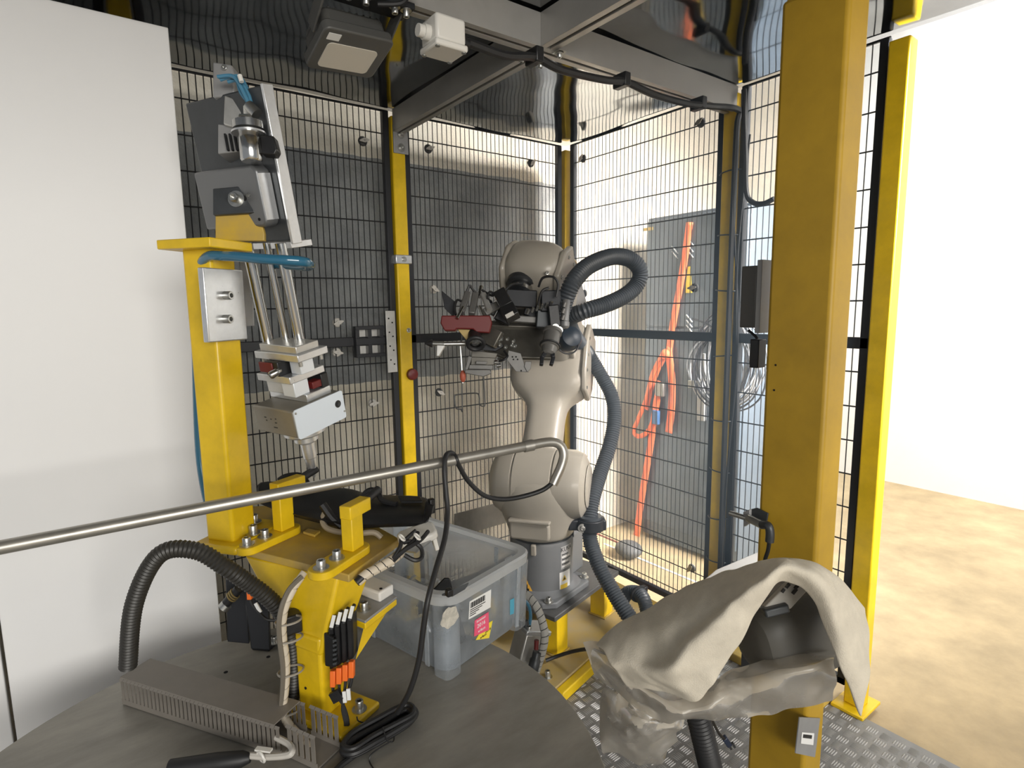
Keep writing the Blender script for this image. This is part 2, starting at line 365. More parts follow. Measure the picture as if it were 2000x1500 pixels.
# posts
def post(x, y, label, top=1.86, m=Y1, w=.05):
    t = thing('fence_post', (x, y, 0), label, 'post', 'yellow fence posts')
    MB().bx((x - w / 2, y - w / 2, .01), (x + w / 2, y + w / 2, top)).build('tube', m, t, bevel=.004)
    MB().bx((x - .06, y - .045, 0), (x + .06, y + .045, .01)).build('foot_plate', m, t, bevel=.002)
    return t
p2 = post(.95, YF, 'yellow fence post in the middle with a red button and perforated latch plate')
pc = post(XF, YF, 'yellow fence post in the corner behind the robot wrist')
pr = post(XF, 1.147, 'yellow fence post with black cable ties in front of the cabinet')
post(.15, YF, 'yellow fence post at the far left beyond the dispenser column')
post(XF, .67, 'yellow fence post at the far right end of the mesh')
# fittings of the middle post (front face y = YF-.025)
yf = YF - .025
tbk = MB().bx((.928, yf - .006, 1.735), (.985, yf, 1.83)).build('top_bracket', GRY, p2, bevel=.002)
for z in (1.755, 1.80): screw(tbk, (.957, yf - .006, z), (0, -1, 0), .008, .008)
cbd = MB().bx((.918, yf - .008, 1.354), (.982, yf + .06, 1.386)).build('clamp_band', ALM, p2, bevel=.003)
screw(cbd, (.95, yf - .008, 1.37), (0, -1, 0), .006, .006)
screw(p2, (.962, yf, 1.115), (0, -1, 0), .005, .01)
MB().lathe([(.02, 0), (.022, .006), (.02, .016), (.012, .02)], (.966, yf, .952), (0, -1, 0), 24).build('red_button', RED, p2, label='dark red round button')
# latch on the left panel
yl = YF - .03
lt = thing('gate_latch', (.9, yl, 1.0), 'perforated steel latch plate with black keeper left of the middle post', 'latch')
pa = [aty(x, y, yl) for x, y in ((752, 607), (770, 607), (776, 726), (757, 728))]
ltp = MB().slab(pa, V((0, -.004, 0))).build('plate', ALU, lt, bevel=.001)
for k in range(4):
    for s, px in ((0, 759), (1, 766)):
        p = aty(px + k * 1.5, 622 + 27 * k + 8 * s, yl - .0045); MB().lathe([(.003, 0), (.003, .0008)], p, (0, -1, 0), 8).build('hole', HOLE, ltp)
a, b = aty(693, 640, yl), aty(752, 692, yl)
for z0, z1 in ((a.z - .008, a.z + .004), (b.z - .006, b.z + .006), ((a.z + b.z) / 2 - .012, (a.z + b.z) / 2 + .012)):
    MB().bx((a.x, yl - .006, z0), (b.x, yl + .02, z1)).build('keeper_bar', BLK, lt, bevel=.001)
MB().bx((a.x + .004, yl + .021, b.z + .002), (b.x, yl + .025, a.z - .002)).build('strike_plate', ALU, lt)
for px in (698, 722, 745):
    c = aty(px, 666, yl); MB().bx((c.x - .007, yl - .005, b.z), (c.x + .007, yl + .02, a.z)).build('keeper_strut', BLK, lt, bevel=.001)
# kick plate behind robot, black handle bracket on the mesh, bent wire holder
kp = [aty(x, y, YF - .02) for x, y in ((888, 1004), (1020, 970), (1020, 1012), (915, 1042), (888, 1045))]
MB().slab(kp, V((0, .004, 0))).build('kick_plate', mat('bent_sheet', (.22, .21, .19), .45, .5, var=.35, vscale=8), pM)
wh = MB().tube(spline([aty(x, y, YF - .012) for x, y in ((902, 640), (901, 700), (903, 796), (900, 799), (890, 796), (888, 775), (893, 771), (930, 768), (936, 776), (937, 790), (946, 793), (947, 780), (944, 728))], 5), .003, 6)
wh.build('wire_hook', mat('dark_steel_wire', (.12, .12, .12), .4, .8), label='bent steel wire hook hanging on the mesh below the gripper', cat='hook')
# ---- cable on beam and right post
def cable_run(name, pts, r, m, par=None, n=8, sub=6, **tags): return MB().tube(spline(pts, sub), r, n).build(name, m, par, **tags)
yb = 1.147 - .055
co = thing('cable_conduit', aty(915, 85, yb), 'black cable conduit clipped along the roof beam and down the right post', 'conduit')
cp = [aty(x, y, yb) for x, y in ((912, 82), (985, 108), (1045, 112), (1095, 136), (1180, 156), (1222, 160), (1275, 184), (1340, 202), (1385, 207))]
cp += [V((XF - .035, 1.11, 1.80)), V((XF - .035, 1.115, 1.74)), V((XF - .035, 1.118, 1.4)), V((XF - .035, 1.118, .9)), V((XF - .033, 1.118, .4)), V((XF - .033, 1.118, .06))]
cable_run('conduit', cp, .0095, BLR, co)
for px, py in ((1050, 113), (1221, 160), (1371, 205)):
    c = aty(px, py, yb); MB().box(c + V((0, .012, .006)), (.022, .045, .034)).build('cable_clip', BLP, co, bevel=.003)
for k, z in enumerate((1.62, 1.42, 1.24, 1.02, .80, .62, .45, .29)):
    MB().ring((XF, 1.147, z), (0.06 * math.sin(k * 3), .12 * math.cos(k * 2), 1), .040, .0022, 24, 5).build('cable_tie', BLP, co)
for q, (o, z0) in enumerate(((-.046, 1.62), (-.062, 1.72))):
    cable_run('thin_cable', [V((XF - .03 + .01 * math.sin(z * 7 + q), 1.147 + o + .012 * math.sin(z * 5 + q * 2), z)) for z in (z0, 1.5, 1.35, 1.2, 1.05, .9, .7, .5, .3, .06)], .0032, BLR, co)
# flex tube right of the post
cable_run('cable_loop', [atx(x, y, XF - .06) for x, y in ((1453, 175), (1456, 300), (1458, 375), (1470, 395), (1490, 398), (1512, 388))], .008, BLR, label='black cable loop hanging on the mesh beside the right post', cat='cable')
# ================================================================ junction box
c = at(866, 76, 1.33)
jb = thing('junction_box', c, 'off-white plastic junction box screwed under the roof beam', 'junction box')
c = aty(866, 68, 1.147 - BW / 2 - .042); jx = c.x
MB().box(c, (.068, .064, .05)).build('housing', WHT, jb, bevel=.006)
jl = MB().box(c - V((0, 0, .03)), (.074, .07, .013)).build('lid', WHT, jb, bevel=.004)
for i in (-1, 1):
    for j in (-1, 1): MB().lathe([(.005, 0), (.005, .002), (.001, .002)], c + V((i * .030, j * .028, -.0365)), (0, 0, -1), 10).build('lid_screw', SCR, jl)
    MB().lathe([(.015, 0), (.015, .012), (.012, .012), (.012, .024)], c + V((i * .034, 0, -.005)), (i, 0, 0), 12).build('cable_gland', WHT if i < 0 else BLP, jb)
# ================================================================ floodlight
TL, TR, BL = at(636, 52, 1.10), at(773, 83, 1.1976), at(595, 132, 1.1936)
ex = (TR - TL); ey = (BL - TL); M = frame(TL, ex, y=ey); w, h = ex.length, ey.dot(M.col[1].xyz)
nz = M.col[2].xyz; s = 1 if nz.dot(CAM - TL) > 0 else -1
fl = thing('floodlight', TL, 'dark grey floodlight with frosted glass hanging from the roof beam', 'floodlight')
def rrect(x0, y0, x1, y1, r, n=4):
    P = []
    for cx, cy, a0 in ((x1 - r, y1 - r, 0), (x0 + r, y1 - r, 90), (x0 + r, y0 + r, 180), (x1 - r, y0 + r, 270)):
        for k in range(n + 1): a = math.radians(a0 + 90 * k / n); P.append((cx + r * math.cos(a), cy + r * math.sin(a)))
    return P
FLM = mat('floodlight_housing', (.10, .10, .095), .45, .2)
mb = MB(); mb.prism(rrect(0, 0, w, h, .014), 0, -s * .022, M); ffr = mb.build('front_frame', FLM, fl, bevel=.003)
mb = MB(); mb.prism(rrect(.008, .008, w - .008, h - .008, .014), -s * .022, -s * .055, M); fhs = mb.build('housing', FLM, fl, bevel=.006)
for k in range(9): MB().bar(M @ V((.015 + k * (w - .03) / 8, .02, -s * .06)), M @ V((.015 + k * (w - .03) / 8, h - .02, -s * .06)), .004, .012, nz).build('cooling_fin', FLM, fhs)
mb = MB(); mb.prism(rrect(.02, h * .3, w - .022, h - .014, .01), 0, s * .0016, M); mb.build('glass', mat('frosted_lamp_glass', (.62, .58, .5), .35), ffr, label='frosted rectangular glass')
mb = MB(); mb.prism(rrect(.012, .012, .038, .03, .001), 0, s * .0008, M); mb.build('rating_label', LBL, ffr)
for x in (-.006, w + .006): MB().bar(M @ V((x, h * .35, -s * .03)), M @ V((x, -.035, -s * .05)), .004, .03, M.col[0].xyz.cross(V((0, 0, 1)))).build('bracket_arm', FLM, fl, bevel=.001)
MB().bar(M @ V((-.008, -.035, -s * .052)), M @ V((w + .008, -.035, -s * .052)), .034, .006).build('bracket_bridge', FLM, fl, bevel=.001)
q0 = M @ V((w * .5, -.036, -s * .055)); MB().bx((q0.x - .07, 1.147 - .03, zb - BHH / 2 - .012), (q0.x + .10, 1.147 + .03, zb - BHH / 2)).build('mounting_plate', BLK, fl, bevel=.002)
MB().bar(q0, V((q0.x + .01, 1.14, zb - BHH / 2 - .005)), .05, .03).build('mounting_arm', BLK, fl, bevel=.002)
for dx in (-.035, .0, .06, .085): screw(fl, (q0.x + dx, 1.147 - .018, zb - BHH / 2 - .012), (0, 0, -1), .0065, .012)
cable_run('lamp_cable', [V((q0.x + .02, 1.12, zb - .06)), V((q0.x + .06, 1.10, zb - .055)), V((jx - .07, 1.085, zb - .04)), V((jx - .05, 1.09, zb - .035))], .005, BLR, fl)
# ================================================================ robot stand
A = atz(1084, 1206, .2); B = atz(1211, 1113, .2)
e = (B - A); e.z = 0; SW = e.length; e.normalize(); nrm = V((-e.y, e.x, 0)); SW = .42
st = thing('robot_stand', A + (e + nrm) * SW / 2 - V((0, 0, .2)), 'yellow steel stand with four legs and dark top plate under the robot', 'stand')
PLATE = mat('stand_top_plate', (.10, .10, .10), .5, .3, var=.35, vscale=18)
def quad(o, a0, a1, b0, b1, z): return [V(o) + e * a + nrm * b + V((0, 0, z - V(o).z)) for a, b in ((a0, b0), (a1, b0), (a1, b1), (a0, b1))]
stp = MB().slab(quad(A, 0, SW, 0, SW, .182), (0, 0, .018)).build('top_plate', PLATE, st, bevel=.003)
for a in (.03, SW - .085):
    for b in (.012, SW - .085):
        MB().slab(quad(A, a, a + .062, b, b + .062, .04), (0, 0, .142)).build('leg', Y1, st, bevel=.003)
        MB().slab(quad(A, a - .006, a + .068, b - .006, b + .068, .04), (0, 0, .006)).build('weld_bead', YD, st, bevel=.003)
MB().slab(quad(A, -.10, SW + .1, -.07, SW + .02, .025), (0, 0, .014)).build('base_plate', mat('dusty_base_plate', (.33, .27, .17), .7, var=.35, vscale=9, col2=(.40, .27, .06)), st, bevel=.002)
MB().slab(quad(A, -.10, SW + .1, -.10, -.07, .0), (0, 0, .034)).build('base_rail', Y1, st, bevel=.004)
MB().slab(quad(A, -.10, SW + .1, SW - .02, SW + .02, .0), (0, 0, .024)).build('base_rail', Y1, st, bevel=.004)
screw(st, A + e * -.07 + nrm * -.02 + V((0, 0, -.162)), (0, 0, 1), .009, .02)
for a, b in ((SW - .03, SW - .1), (SW - .07, SW * .45), (SW * .62, .13)): screw(stp, A + e * a + nrm * b, (0, 0, 1), .008, .018)
# ================================================================ robot
O = A + e * .145 + nrm * .16; O.z = .2
F = V((-.795, -.606, 0)).normalized(); S = V((.606, -.795, 0)).normalized(); U = V((0, 0, 1))
A2 = O + U * .385; A3 = at(1085, 695, 2.2); A5 = at(1047, 522, 1.82)
rb = thing('industrial_robot', O, 'cream and grey six-axis robot arm on the yellow stand', 'robot arm')
def ell(c, a, b, ea, eb, n=28, p=2.0):
    r = []
    for k in range(n):
        t = 2 * math.pi * k / n; ca, sa = math.cos(t), math.sin(t)
        r.append(c + ea * (a * math.copysign(abs(ca) ** (2 / p), ca)) + eb * (b * math.copysign(abs(sa) ** (2 / p), sa)))
    return r
RB = .112
MB().lathe([(RB, .02), (RB, .19), (RB - .003, .2)], O, U, 40).build('base_column', RGY, rb)
fo = [(-.135, -.10), (-.10, -.135), (.10, -.135), (.135, -.10), (.135, .10), (.10, .135), (-.10, .135), (-.135, .10)]
bft = MB().slab([O + e * x + nrm * y for x, y in fo], U * .022).build('base_foot', RGY, rb, bevel=.004)
mb = MB(); mb.loft([ell(O + U * .02, .13, .13, e, nrm, 32, 3.2), ell(O + U * .028, .116, .116, e, nrm, 32, 2.4), ell(O + U * .036, RB, RB, e, nrm, 32)]); mb.build('base_skirt', RGY, rb)
for x in (-.11, .11):
    for y in (-.11, .11): screw(bft, O + e * x + nrm * y + U * .022, U, .009, .014)
# connector box at the rear of the base
MB().slab([O + e * x + nrm * y + U * .02 for x, y in ((.05, -.07), (.185, -.06), (.185, .08), (.05, .08))], U * .16).build('connector_housing', RGY, rb, bevel=.01)
# turning column, flaring into the shoulder
sec = [(.2, .112, .112, 2), (.215, .116, .114, 2), (.25, .125, .118, 2.2), (.30, .145, .126, 2.4), (.345, .155, .13, 2.6), (.40, .155, .128, 2.6), (.45, .15, .11, 2.4)]
mb = MB(); mb.loft([ell(O + U * z, a, b, S, F, 36, p) for z, a, b, p in sec], True, True); mb.build('turning_column', CRM, rb, sub=1)
pr_ = [(.03, -.172), (.075, -.168), (.098, -.155), (.112, -.13), (.119, -.085), (.114, -.082), (.114, -.079), (.121, -.076), (.123, 0), (.121, .052), (.115, .055), (.115, .058), (.121, .061), (.12, .12), (.108, .15), (.085, .163), (.03, .168)]
MB().lathe(pr_, A2, S, 44, ref=U).build('shoulder', CRM, rb)
MB().lathe([(.07, 0), (.075, .003), (.068, .007), (.01, .008)], A2 + S * .164, S, 30).build('shoulder_cap', CRM, rb)
# moulded hand-grip pocket and cast lug on the column front
fc = O + F * .113 + U * .252
mb = MB(frame(fc - S * .012, S, z=F)); mb.prism(rrect(-.07, -.032, .07, .032, .014), -.004, .014); mb.build('grip_pocket', CRM, rb, bevel=.008, seg=3)
mb = MB(frame(fc + V((0, 0, .034)) - S * .012, S, z=F)); mb.prism(rrect(-.072, -.006, .072, .006, .005), -.01, .022); mb.build('grip_lip', CRM, rb, bevel=.004)
MB().bar(O + F * .118 + U * .205, O + F * .116 + U * .165, .018, .014, F).build('stop_lug', CRM, rb, bevel=.004)
# upper arm
ax = (A3 - A2).normalized(); fb = S.cross(ax).normalized();
if fb.dot(F) < 0: fb = -fb
LA = (A3 - A2).length
us = [(.02, .074, .062, 0, 2.6), (.14, .072, .058, .002, 2.8), (.21, .069, .055, .003, 3), (.25, .072, .056, .004, 3), (.278, .09, .062, .004, 3.4), (.302, .13, .078, .004, 4), (.33, .146, .09, .004, 4.5), (.39, .148, .098, .004, 4.5), (LA, .148, .1, .004, 4.5), (LA + .07, .146, .095, .004, 4.5), (LA + .105, .125, .085, .004, 4), (LA + .118, .09, .06, .004, 3), (LA + .122, .03, .02, .004, 2)]
us = [(h * LA / .446 if h < .41 else h, a, b, o, p) for h, a, b, o, p in us]
mb = MB(); mb.loft([ell(A2 + ax * h + S * (o - .012), a, b, S, fb, 36, p) for h, a, b, o, p in us], True, True); mb.build('upper_arm', CRM, rb, sub=1)
# elbow side cover with bolts
ce = [(-.055, -.16), (.055, -.16), (.092, -.10), (.1, .03), (.07, .10), (-.07, .10), (-.1, .03), (-.092, -.10)]
Me = frame(A3 + S * .118, fb, y=ax); zs = 1 if Me.col[2].xyz.dot(S) > 0 else -1
mb = MB(Me); mb.prism(ce, 0, zs * .02); ecv = mb.build('elbow_cover', CRM, rb, bevel=.006)
for x, y in ((.085, .035), (.082, -.03), (.082, -.09), (.05, -.145)): screw(ecv, Me @ V((x * .93, y, zs * .02)), S, .006, .003, False, 'cover_screw')
# dark round elbow motor on the near side
MB().lathe([(.05, -.03), (.075, -.02), (.08, .04), (.07, .055), (.02, .06)], A3 + fb * .085 + S * .02 + ax * .02, fb, 28).build('elbow_joint_cap', CRM, rb)
# forearm
S1 = S; Dq = V((-.637, -.771, 0)).normalized(); S = (S * math.cos(.3) + Dq * math.sin(.3)).normalized()
af = (A5 - A3).normalized(); S = (S - af * S.dot(af)).normalized(); gb = S.cross(af).normalized()
if gb.z < 0: gb = -gb
LF = (A5 - A3).length
fs_ = [(.0, .088, .08, 4), (.1, .092, .08, 4), (LF - .18, .094, .078, 4), (LF - .05, .096, .082, 4), (LF + .0, .096, .084, 3.6), (LF + .045, .09, .072, 3.2), (LF + .062, .075, .056, 2.8), (LF + .072, .05, .038, 2.4), (LF + .076, .02, .016, 2), (LF + .0765, .005, .004, 2)]
mb = MB(); mb.loft([ell(A3 + af * h, a, b, S, gb, 32, p) for h, a, b, p in fs_], True, True); mb.build('forearm', CRM, rb, sub=1)
Mf = frame(A3 + S * .082, af, y=gb); zs = 1 if Mf.col[2].xyz.dot(S) > 0 else -1
fcv = [(.08, -.055), (LF - .02, -.085), (LF + .04, -.06), (LF + .062, .02), (LF + .03, .08), (LF - .12, .08), (.08, .06)]
mb = MB(Mf); mb.prism(fcv, 0, zs * .02); fcr = mb.build('forearm_cover', CRM, rb, bevel=.006)
for x, y in ((LF + .03, .03), (LF + .02, -.045), (LF - .03, .06), (LF - .1, .055), (LF - .1, -.055), (LF - .2, .045)): screw(fcr, Mf @ V((x, y, zs * .02)), S, .006, .004, False, 'cover_screw')
Mf2 = frame(A3 - S * .08, af, y=gb); zs2 = 1 if Mf2.col[2].xyz.dot(-S) > 0 else -1
mb = MB(Mf2); mb.prism(fcv, 0, zs2 * .022); mb.build('forearm_cover', CRM, rb, bevel=.01)
# wrist and flange
fa = camdir(-.22, .86, -.46); wq = A5 + fa * .010 - S * .03
MB().lathe([(.05, -.01), (.060, .0), (.060, .025), (.054, .048), (.048, .052)], wq, fa, 32).build('wrist_housing', CRM, rb)
MB().lathe([(.046, .05), (.049, .056), (.049, .07), (.044, .074)], wq, fa, 32).build('wrist_seal', BLR, rb, label='black rubber wrist seal')
MB().lathe([(.034, .07), (.036, .078), (.036, .1), (.03, .103)], wq, fa, 32).build('tool_flange', STL, rb, label='polished steel tool flange')
screw(rb, A5 + S * .05 - gb * .05 + camdir(0, -.2, -1) * .06, camdir(0.1, -.2, -1), .006, .004, False, 'cover_screw')
S = S1
# labels on the base
Dc = V((-.637, -.771, 0)).normalized(); Sc = V((.771, -.637, 0)).normalized()
def wrap(o, a0, r):
    L0 = O.copy(); M0 = o.matrix_world.copy()
    for v in o.data.vertices:
        t = math.radians(a0) + v.co.x / r; d = Dc * math.cos(t) + Sc * math.sin(t); v.co = d * (r + v.co.z) + V((0, 0, v.co.y))
    o.location = L0; setpar(o, tlb); return o
def patch(name, m, a0, a1, z0, z1, r=RB + .0006, tri=False, par=None):
    n = 8; rows = []
    for z in (z0, z1): rows.append([O + (Dc * math.cos(t) + Sc * math.sin(t)) * r + U * (z - .2) for t in [math.radians(a0 + (a1 - a0) * k / n) for k in range(n + 1)]])
    if tri: mid = (a0 + a1) / 2; rows[1] = [O + (Dc * math.cos(t) + Sc * math.sin(t)) * r + U * (z1 - .2) for t in [math.radians(mid + (a1 - a0) * .04 * (k / n - .5)) for k in range(n + 1)]]
    return MB().loft(rows).build(name, m, par or rb)
tlb = patch('type_label', mat('grey_type_label', (.36, .36, .36), .5), 36, 64, .305, .385)
o = text('KUKA', Matrix(), .021, INK, None); o.location = (0, 0, 0); wrap(o, 50, RB + .001); o.location.z += .374 - .2
for k in range(6): patch('label_line', INK if k % 2 else LBL, 38, 62 - (k % 3) * 4, .312 + k * .0085, .316 + k * .0085, RB + .001, par=tlb)
patch('safety_label', LBL, 33, 60, .225, .295); patch('safety_label', mat('yellow_label', (.8, .55, .05), .5), 35, 52, .228, .25, RB + .001)
patch('warning_mark', mat('yellow_label_2', (.8, .55, .05), .5), 38, 50, .262, .282, RB + .001, True)
patch('warning_triangle', INK, -54, -10, .226, .294, RB + .0006, True); patch('warning_triangle_face', mat('warning_yellow', (.78, .42, .06), .5), -49.5, -14.5, .230, .287, RB + .001, True)
for a0, a1, z0, z1, m_ in ((-40, -34, .234, .252, RED), (-42, -36, .252, .259, RED), (-33, -22, .234, .242, INK), (-29, -25, .242, .256, INK), (-34, -28, .256, .261, INK), (-33, -31, .264, .274, INK)): patch('warning_pictogram', m_, a0, a1, z0, z1, RB + .0014)
patch('warning_mark', INK, 41, 47, .265, .276, RB + .0014, True)
# ================================================================ hoses
def ribbed(pts, r, step=.0042, n=16, depth=.12): 
    P = resample(spline(pts, 10), step); return MB().tube(P, lambda i: r * (1 - depth * (i % 2)), n)
h = thing('cable_hose', at(1150, 1020, 1.97), 'long grey corrugated hose looping from the gripper behind the arm to the floor', 'hose')
hp = [at(*q) for q in ((1088, 640, 1.72), (1098, 605, 1.70), (1108, 575, 1.68), (1122, 547, 1.68), (1150, 519, 1.72), (1192, 502, 1.78), (1225, 504, 1.82), (1246, 520, 1.84), (1250, 541, 1.85), (1239, 562, 1.85), (1216, 580, 1.83), (1180, 596, 1.80), (1138, 609, 1.78), (1112, 624, 1.85), (1122, 655, 2.02), (1148, 690, 2.16), (1172, 730, 2.16), (1194, 772, 2.14), (1200, 815, 2.12), (1192, 865, 2.09), (1174, 920, 2.05), (1159, 970, 2.0), (1152, 1015, 1.97), (1153, 1055, 1.95), (1170, 1105, 1.9), (1200, 1160, 1.85), (1236, 1215, 1.8), (1262, 1250, 1.78), (1300, 1290, 1.75))]
ribbed(hp, .0265).build('corrugated_tube', HOSE, h, angle=30)
cl = thing('hose_clamp', at(1148, 1020, 1.97), 'black hose clamp bracket on the robot base holding the grey hose', 'clamp')
qc = at(1152, 1020, 1.97)
MB().lathe([(.030, -.022), (.050, -.022), (.050, .016), (.03, .016)], qc, U, 28).build('clamp_ring', BLK, cl, bevel=.002)
MB().lathe([(.031, .014), (.040, .014), (.040, .024), (.031, .024)], qc, U, 28).build('collar', HOSE, cl)
for s, pp in ((-1, .075), (1, .052)): MB().bar(qc + VR * (s * .035) + V((0, 0, -.003)), qc + VR * (s * pp) + V((0, 0, -.003)), .05, .036).build('clamp_lug', BLK, cl, bevel=.004)
screw(cl, qc - VR * .03 - V((VF.x, VF.y, 0)).normalized() * .04 - U * .005, -V((VF.x, VF.y, 0)), .009, .006)
MB().bar(qc - VR * .07, O + U * .19 + Sc * .1, .03, .012).build('bracket_arm', BLK, cl, bevel=.002)
h2 = thing('floor_hose', at(1255, 1180, 1.98), 'grey corrugated hose elbow lying by the fence foot', 'hose')
ribbed([at(*q) for q in ((1216, 1172, 2.08), (1226, 1158, 2.06), (1246, 1158, 2.02), (1258, 1172, 1.98), (1264, 1195, 1.95), (1272, 1230, 1.9))], .0245).build('corrugated_tube', HOSE, h2, angle=30)
MB().ring(at(1248, 1160, 2.015), at(1258, 1172, 1.98) - at(1246, 1158, 2.02), .027, .006, 20, 6).build('coupling', BLR, h2)
MB().box(at(1258, 1150, 2.02), (.02, .02, .02)).build('clip_knob', BLP, h2, bevel=.003)
# ================================================================ gripper tool on the wrist
D = 1.66
gt = thing('gripper_tool', wq + fa * .1, 'dark multi-tool gripper with red block hanging from the robot wrist', 'gripper')
gx, gy = camdir(1, .02, .12), camdir(.0, .82, -.58)          # tool-plate axes: across, downward toward the viewer
GM = frame(at(1003, 660, D), gx, y=gy)
def G(px, py, d=D): return at(px, py, d)
def slabpx(name, pts, d, th, m, bevel=.001, **k): return MB().slab([G(x, y, d) for x, y in pts], VF * th).build(name, m, gt, bevel=bevel, **k)
TP = mat('tool_plate_aluminium', (.13, .122, .105), .4, .6, var=.3, vscale=14)
TGY = mat('tool_grey_metal', (.15, .146, .138), .42, .4, var=.2, vscale=20)
TPD = mat('tool_dark_metal', (.014, .015, .018), .42, .4, var=.3, vscale=30)
mb = MB(frame(at(1005, 668, D), gx, y=gy)); mb.prism([(-.075, -.06), (.085, -.06), (.1, .06), (-.035, .06), (-.115, .02), (-.115, -.02)], -.006, .006); mb.build('tool_plate', TP, gt, bevel=.002)
mb = MB(frame(at(1008, 637, D + .03), gx, y=gy)); mb.prism([(-.075, -.01), (.085, -.01), (.085, .01), (-.075, .01)], -.01, .01); mb.build('plate_rim', TP, gt, bevel=.002)
slabpx('red_block', ((862, 616), (957, 616), (961, 630), (956, 650), (930, 649), (924, 643), (892, 642), (889, 646), (868, 646), (860, 631)), 1.54, .035, RED, .003, label='dark red gripper block')
slabpx('end_plate', ((862, 567), (890, 590), (886, 620), (868, 602)), 1.60, .004, TPD)
# tool changer body and valve packs under the flange
fl_ = wq + fa * .1
MB().lathe([(.04, 0), (.046, .004), (.046, .05), (.04, .055)], fl_, fa, 24).build('changer_body', TPD, gt, bevel=.002)
for (px, py, d, sx, sy, sz, rot, m_) in ((1018, 585, 1.66, .088, .05, .05, 3, TPD), (1075, 590, 1.63, .055, .06, .05, 0, TPD), (1068, 625, 1.64, .06, .05, .05, 4, DGR), (1022, 625, 1.66, .075, .02, .05, 4, TGY), (1082, 618, 1.6, .03, .06, .04, -6, BLP), (1040, 612, 1.68, .05, .03, .05, 20, TPD), (985, 618, 1.64, .045, .04, .04, 25, BLP), (960, 603, 1.62, .03, .03, .04, 30, DGR)):
    a = math.radians(rot); xx = VR * math.cos(a) + VD * math.sin(a)
    mb = MB(frame(G(px, py, d), xx, y=VD)); mb.box((0, 0, 0), (sx, sy, sz)); mb.build('valve_block', m_, gt, bevel=.003)
for k in range(6): MB().cyl(G(1030 + k * 9, 612 - k * 3, 1.6), G(1033 + k * 9, 604 - k * 3, 1.59), .004, n=10).build('fitting', SCR, gt)
# clamp cylinders (upper left), tilted
def cylpx(name, a, b, r, m_, n=14, prof=None):
    p, q = G(*a), G(*b); return MB().cyl(p, q, r, n=n).build(name, m_, gt)
for (a, b, w, t) in (((913, 573, 1.60), (901, 612, 1.56), .016, .022), ((929, 574, 1.61), (921, 616, 1.57), .018, .024)):
    p, q = G(*a), G(*b); MB().bar(p, q, w, t, VF).build('cylinder_body', TGY, gt, bevel=.003)
cylpx('piston_rod', (905, 600, 1.55), (893, 622, 1.53), .0045, STL); cylpx('cylinder_tube', (944, 575, 1.60), (956, 606, 1.57), .0085, ALU); cylpx('piston_rod', (936, 598, 1.56), (944, 618, 1.55), .005, STL)
cylpx('cylinder_tube', (940, 560, 1.62), (936, 580, 1.6), .006, STL)
MB().bar(G(945, 612, 1.58), G(972, 596, 1.6), .022, .02, VF).build('pivot_link', TGY, gt, bevel=.003)
MB().bar(G(975, 570, 1.57), G(992, 600, 1.55), .034, .03, VF).build('sensor_body', BLP, gt, bevel=.003)
MB().bar(G(978, 576, 1.555), G(986, 592, 1.545), .018, .004, VF).build('sensor_label', DGR, gt)
MB().bar(G(990, 600, 1.55), G(1002, 622, 1.53), .04, .03, VF).build('sensor_head', BLP, gt, bevel=.003)
MB().bar(G(988, 619, 1.518), G(1003, 611, 1.518), .011, .004, VF).build('sensor_window', mat('sensor_window', (.42, .40, .36), .3), gt)
for pts in (((912, 572, 1.6), (917, 558, 1.6), (924, 566, 1.6), (932, 575, 1.6)), ((941, 566, 1.6), (952, 573, 1.6), (962, 577, 1.58), (972, 570, 1.57)), ((960, 590, 1.6), (952, 582, 1.58), (957, 570, 1.58), (966, 576, 1.58)), ((1052, 560, 1.62), (1060, 543, 1.6), (1080, 541, 1.58), (1090, 555, 1.58), (1086, 580, 1.58)), ((1050, 600, 1.6), (1058, 570, 1.58), (1072, 562, 1.58)), ((905, 590, 1.58), (893, 586, 1.58), (888, 600, 1.57), (890, 615, 1.56)), ((985, 568, 1.6), (1000, 556, 1.64), (1020, 555, 1.66)), ((975, 705, 1.53), (985, 702, 1.52), (991, 695, 1.53), (985, 686, 1.56))):
    MB().tube(spline([G(*p) for p in pts], 6), .0036, 6).build('cable', BLR, gt)
# screws on the plate
for px, py in ((974, 665), (980, 660), (977, 672), (991, 660), (988, 676), (1003, 664), (1000, 672), (1006, 674)):
    screw(gt, G(px, py, 1.59), camdir(-.1, .5, -.85), .0052, .01, False)
# suction ring with stem
MB().cyl(G(926, 648, 1.58), G(928, 668, 1.52), .016, .02, 18).build('cup_stem', BLR, gt)
MB().ring(G(929, 671, 1.505), camdir(.05, .72, -.7), .021, .0058, 28, 10).build('suction_ring', BLR, gt, label='black rubber suction ring')
MB().lathe([(.016, 0), (.014, .004), (.006, .006)], G(929, 669, 1.515), camdir(.05, .72, -.7), 20).build('cup_core', STL, gt)
MB().slab([G(x, y, 1.56) for x, y in ((893, 643), (925, 642), (918, 668), (912, 666))], VF * .006).build('cup_bracket', mat('brass_plate', (.33, .24, .10), .4, .7), gt, bevel=.001)
MB().bar(G(945, 650, 1.6), G(975, 665, 1.58), .05, .02, VF).build('side_block', TP, gt, bevel=.003)
# feeler at the left
MB().cyl(G(925, 671, 1.56), G(866, 672, 1.55), .0055, n=12).build('feeler_rod', SCR, gt)
MB().lathe([(.002, 0), (.010, .016), (.011, .02), (.006, .022)], G(830, 671, 1.55), VR, 16).build('feeler_tip', BLR, gt)
MB().cyl(G(842, 671, 1.55), G(868, 672, 1.55), .007, n=12).build('feeler_collar', SCR, gt)
slabpx('white_fin', ((853, 669), (867, 669), (869, 676), (858, 696), (852, 696)), 1.545, .012, ALU, .002)
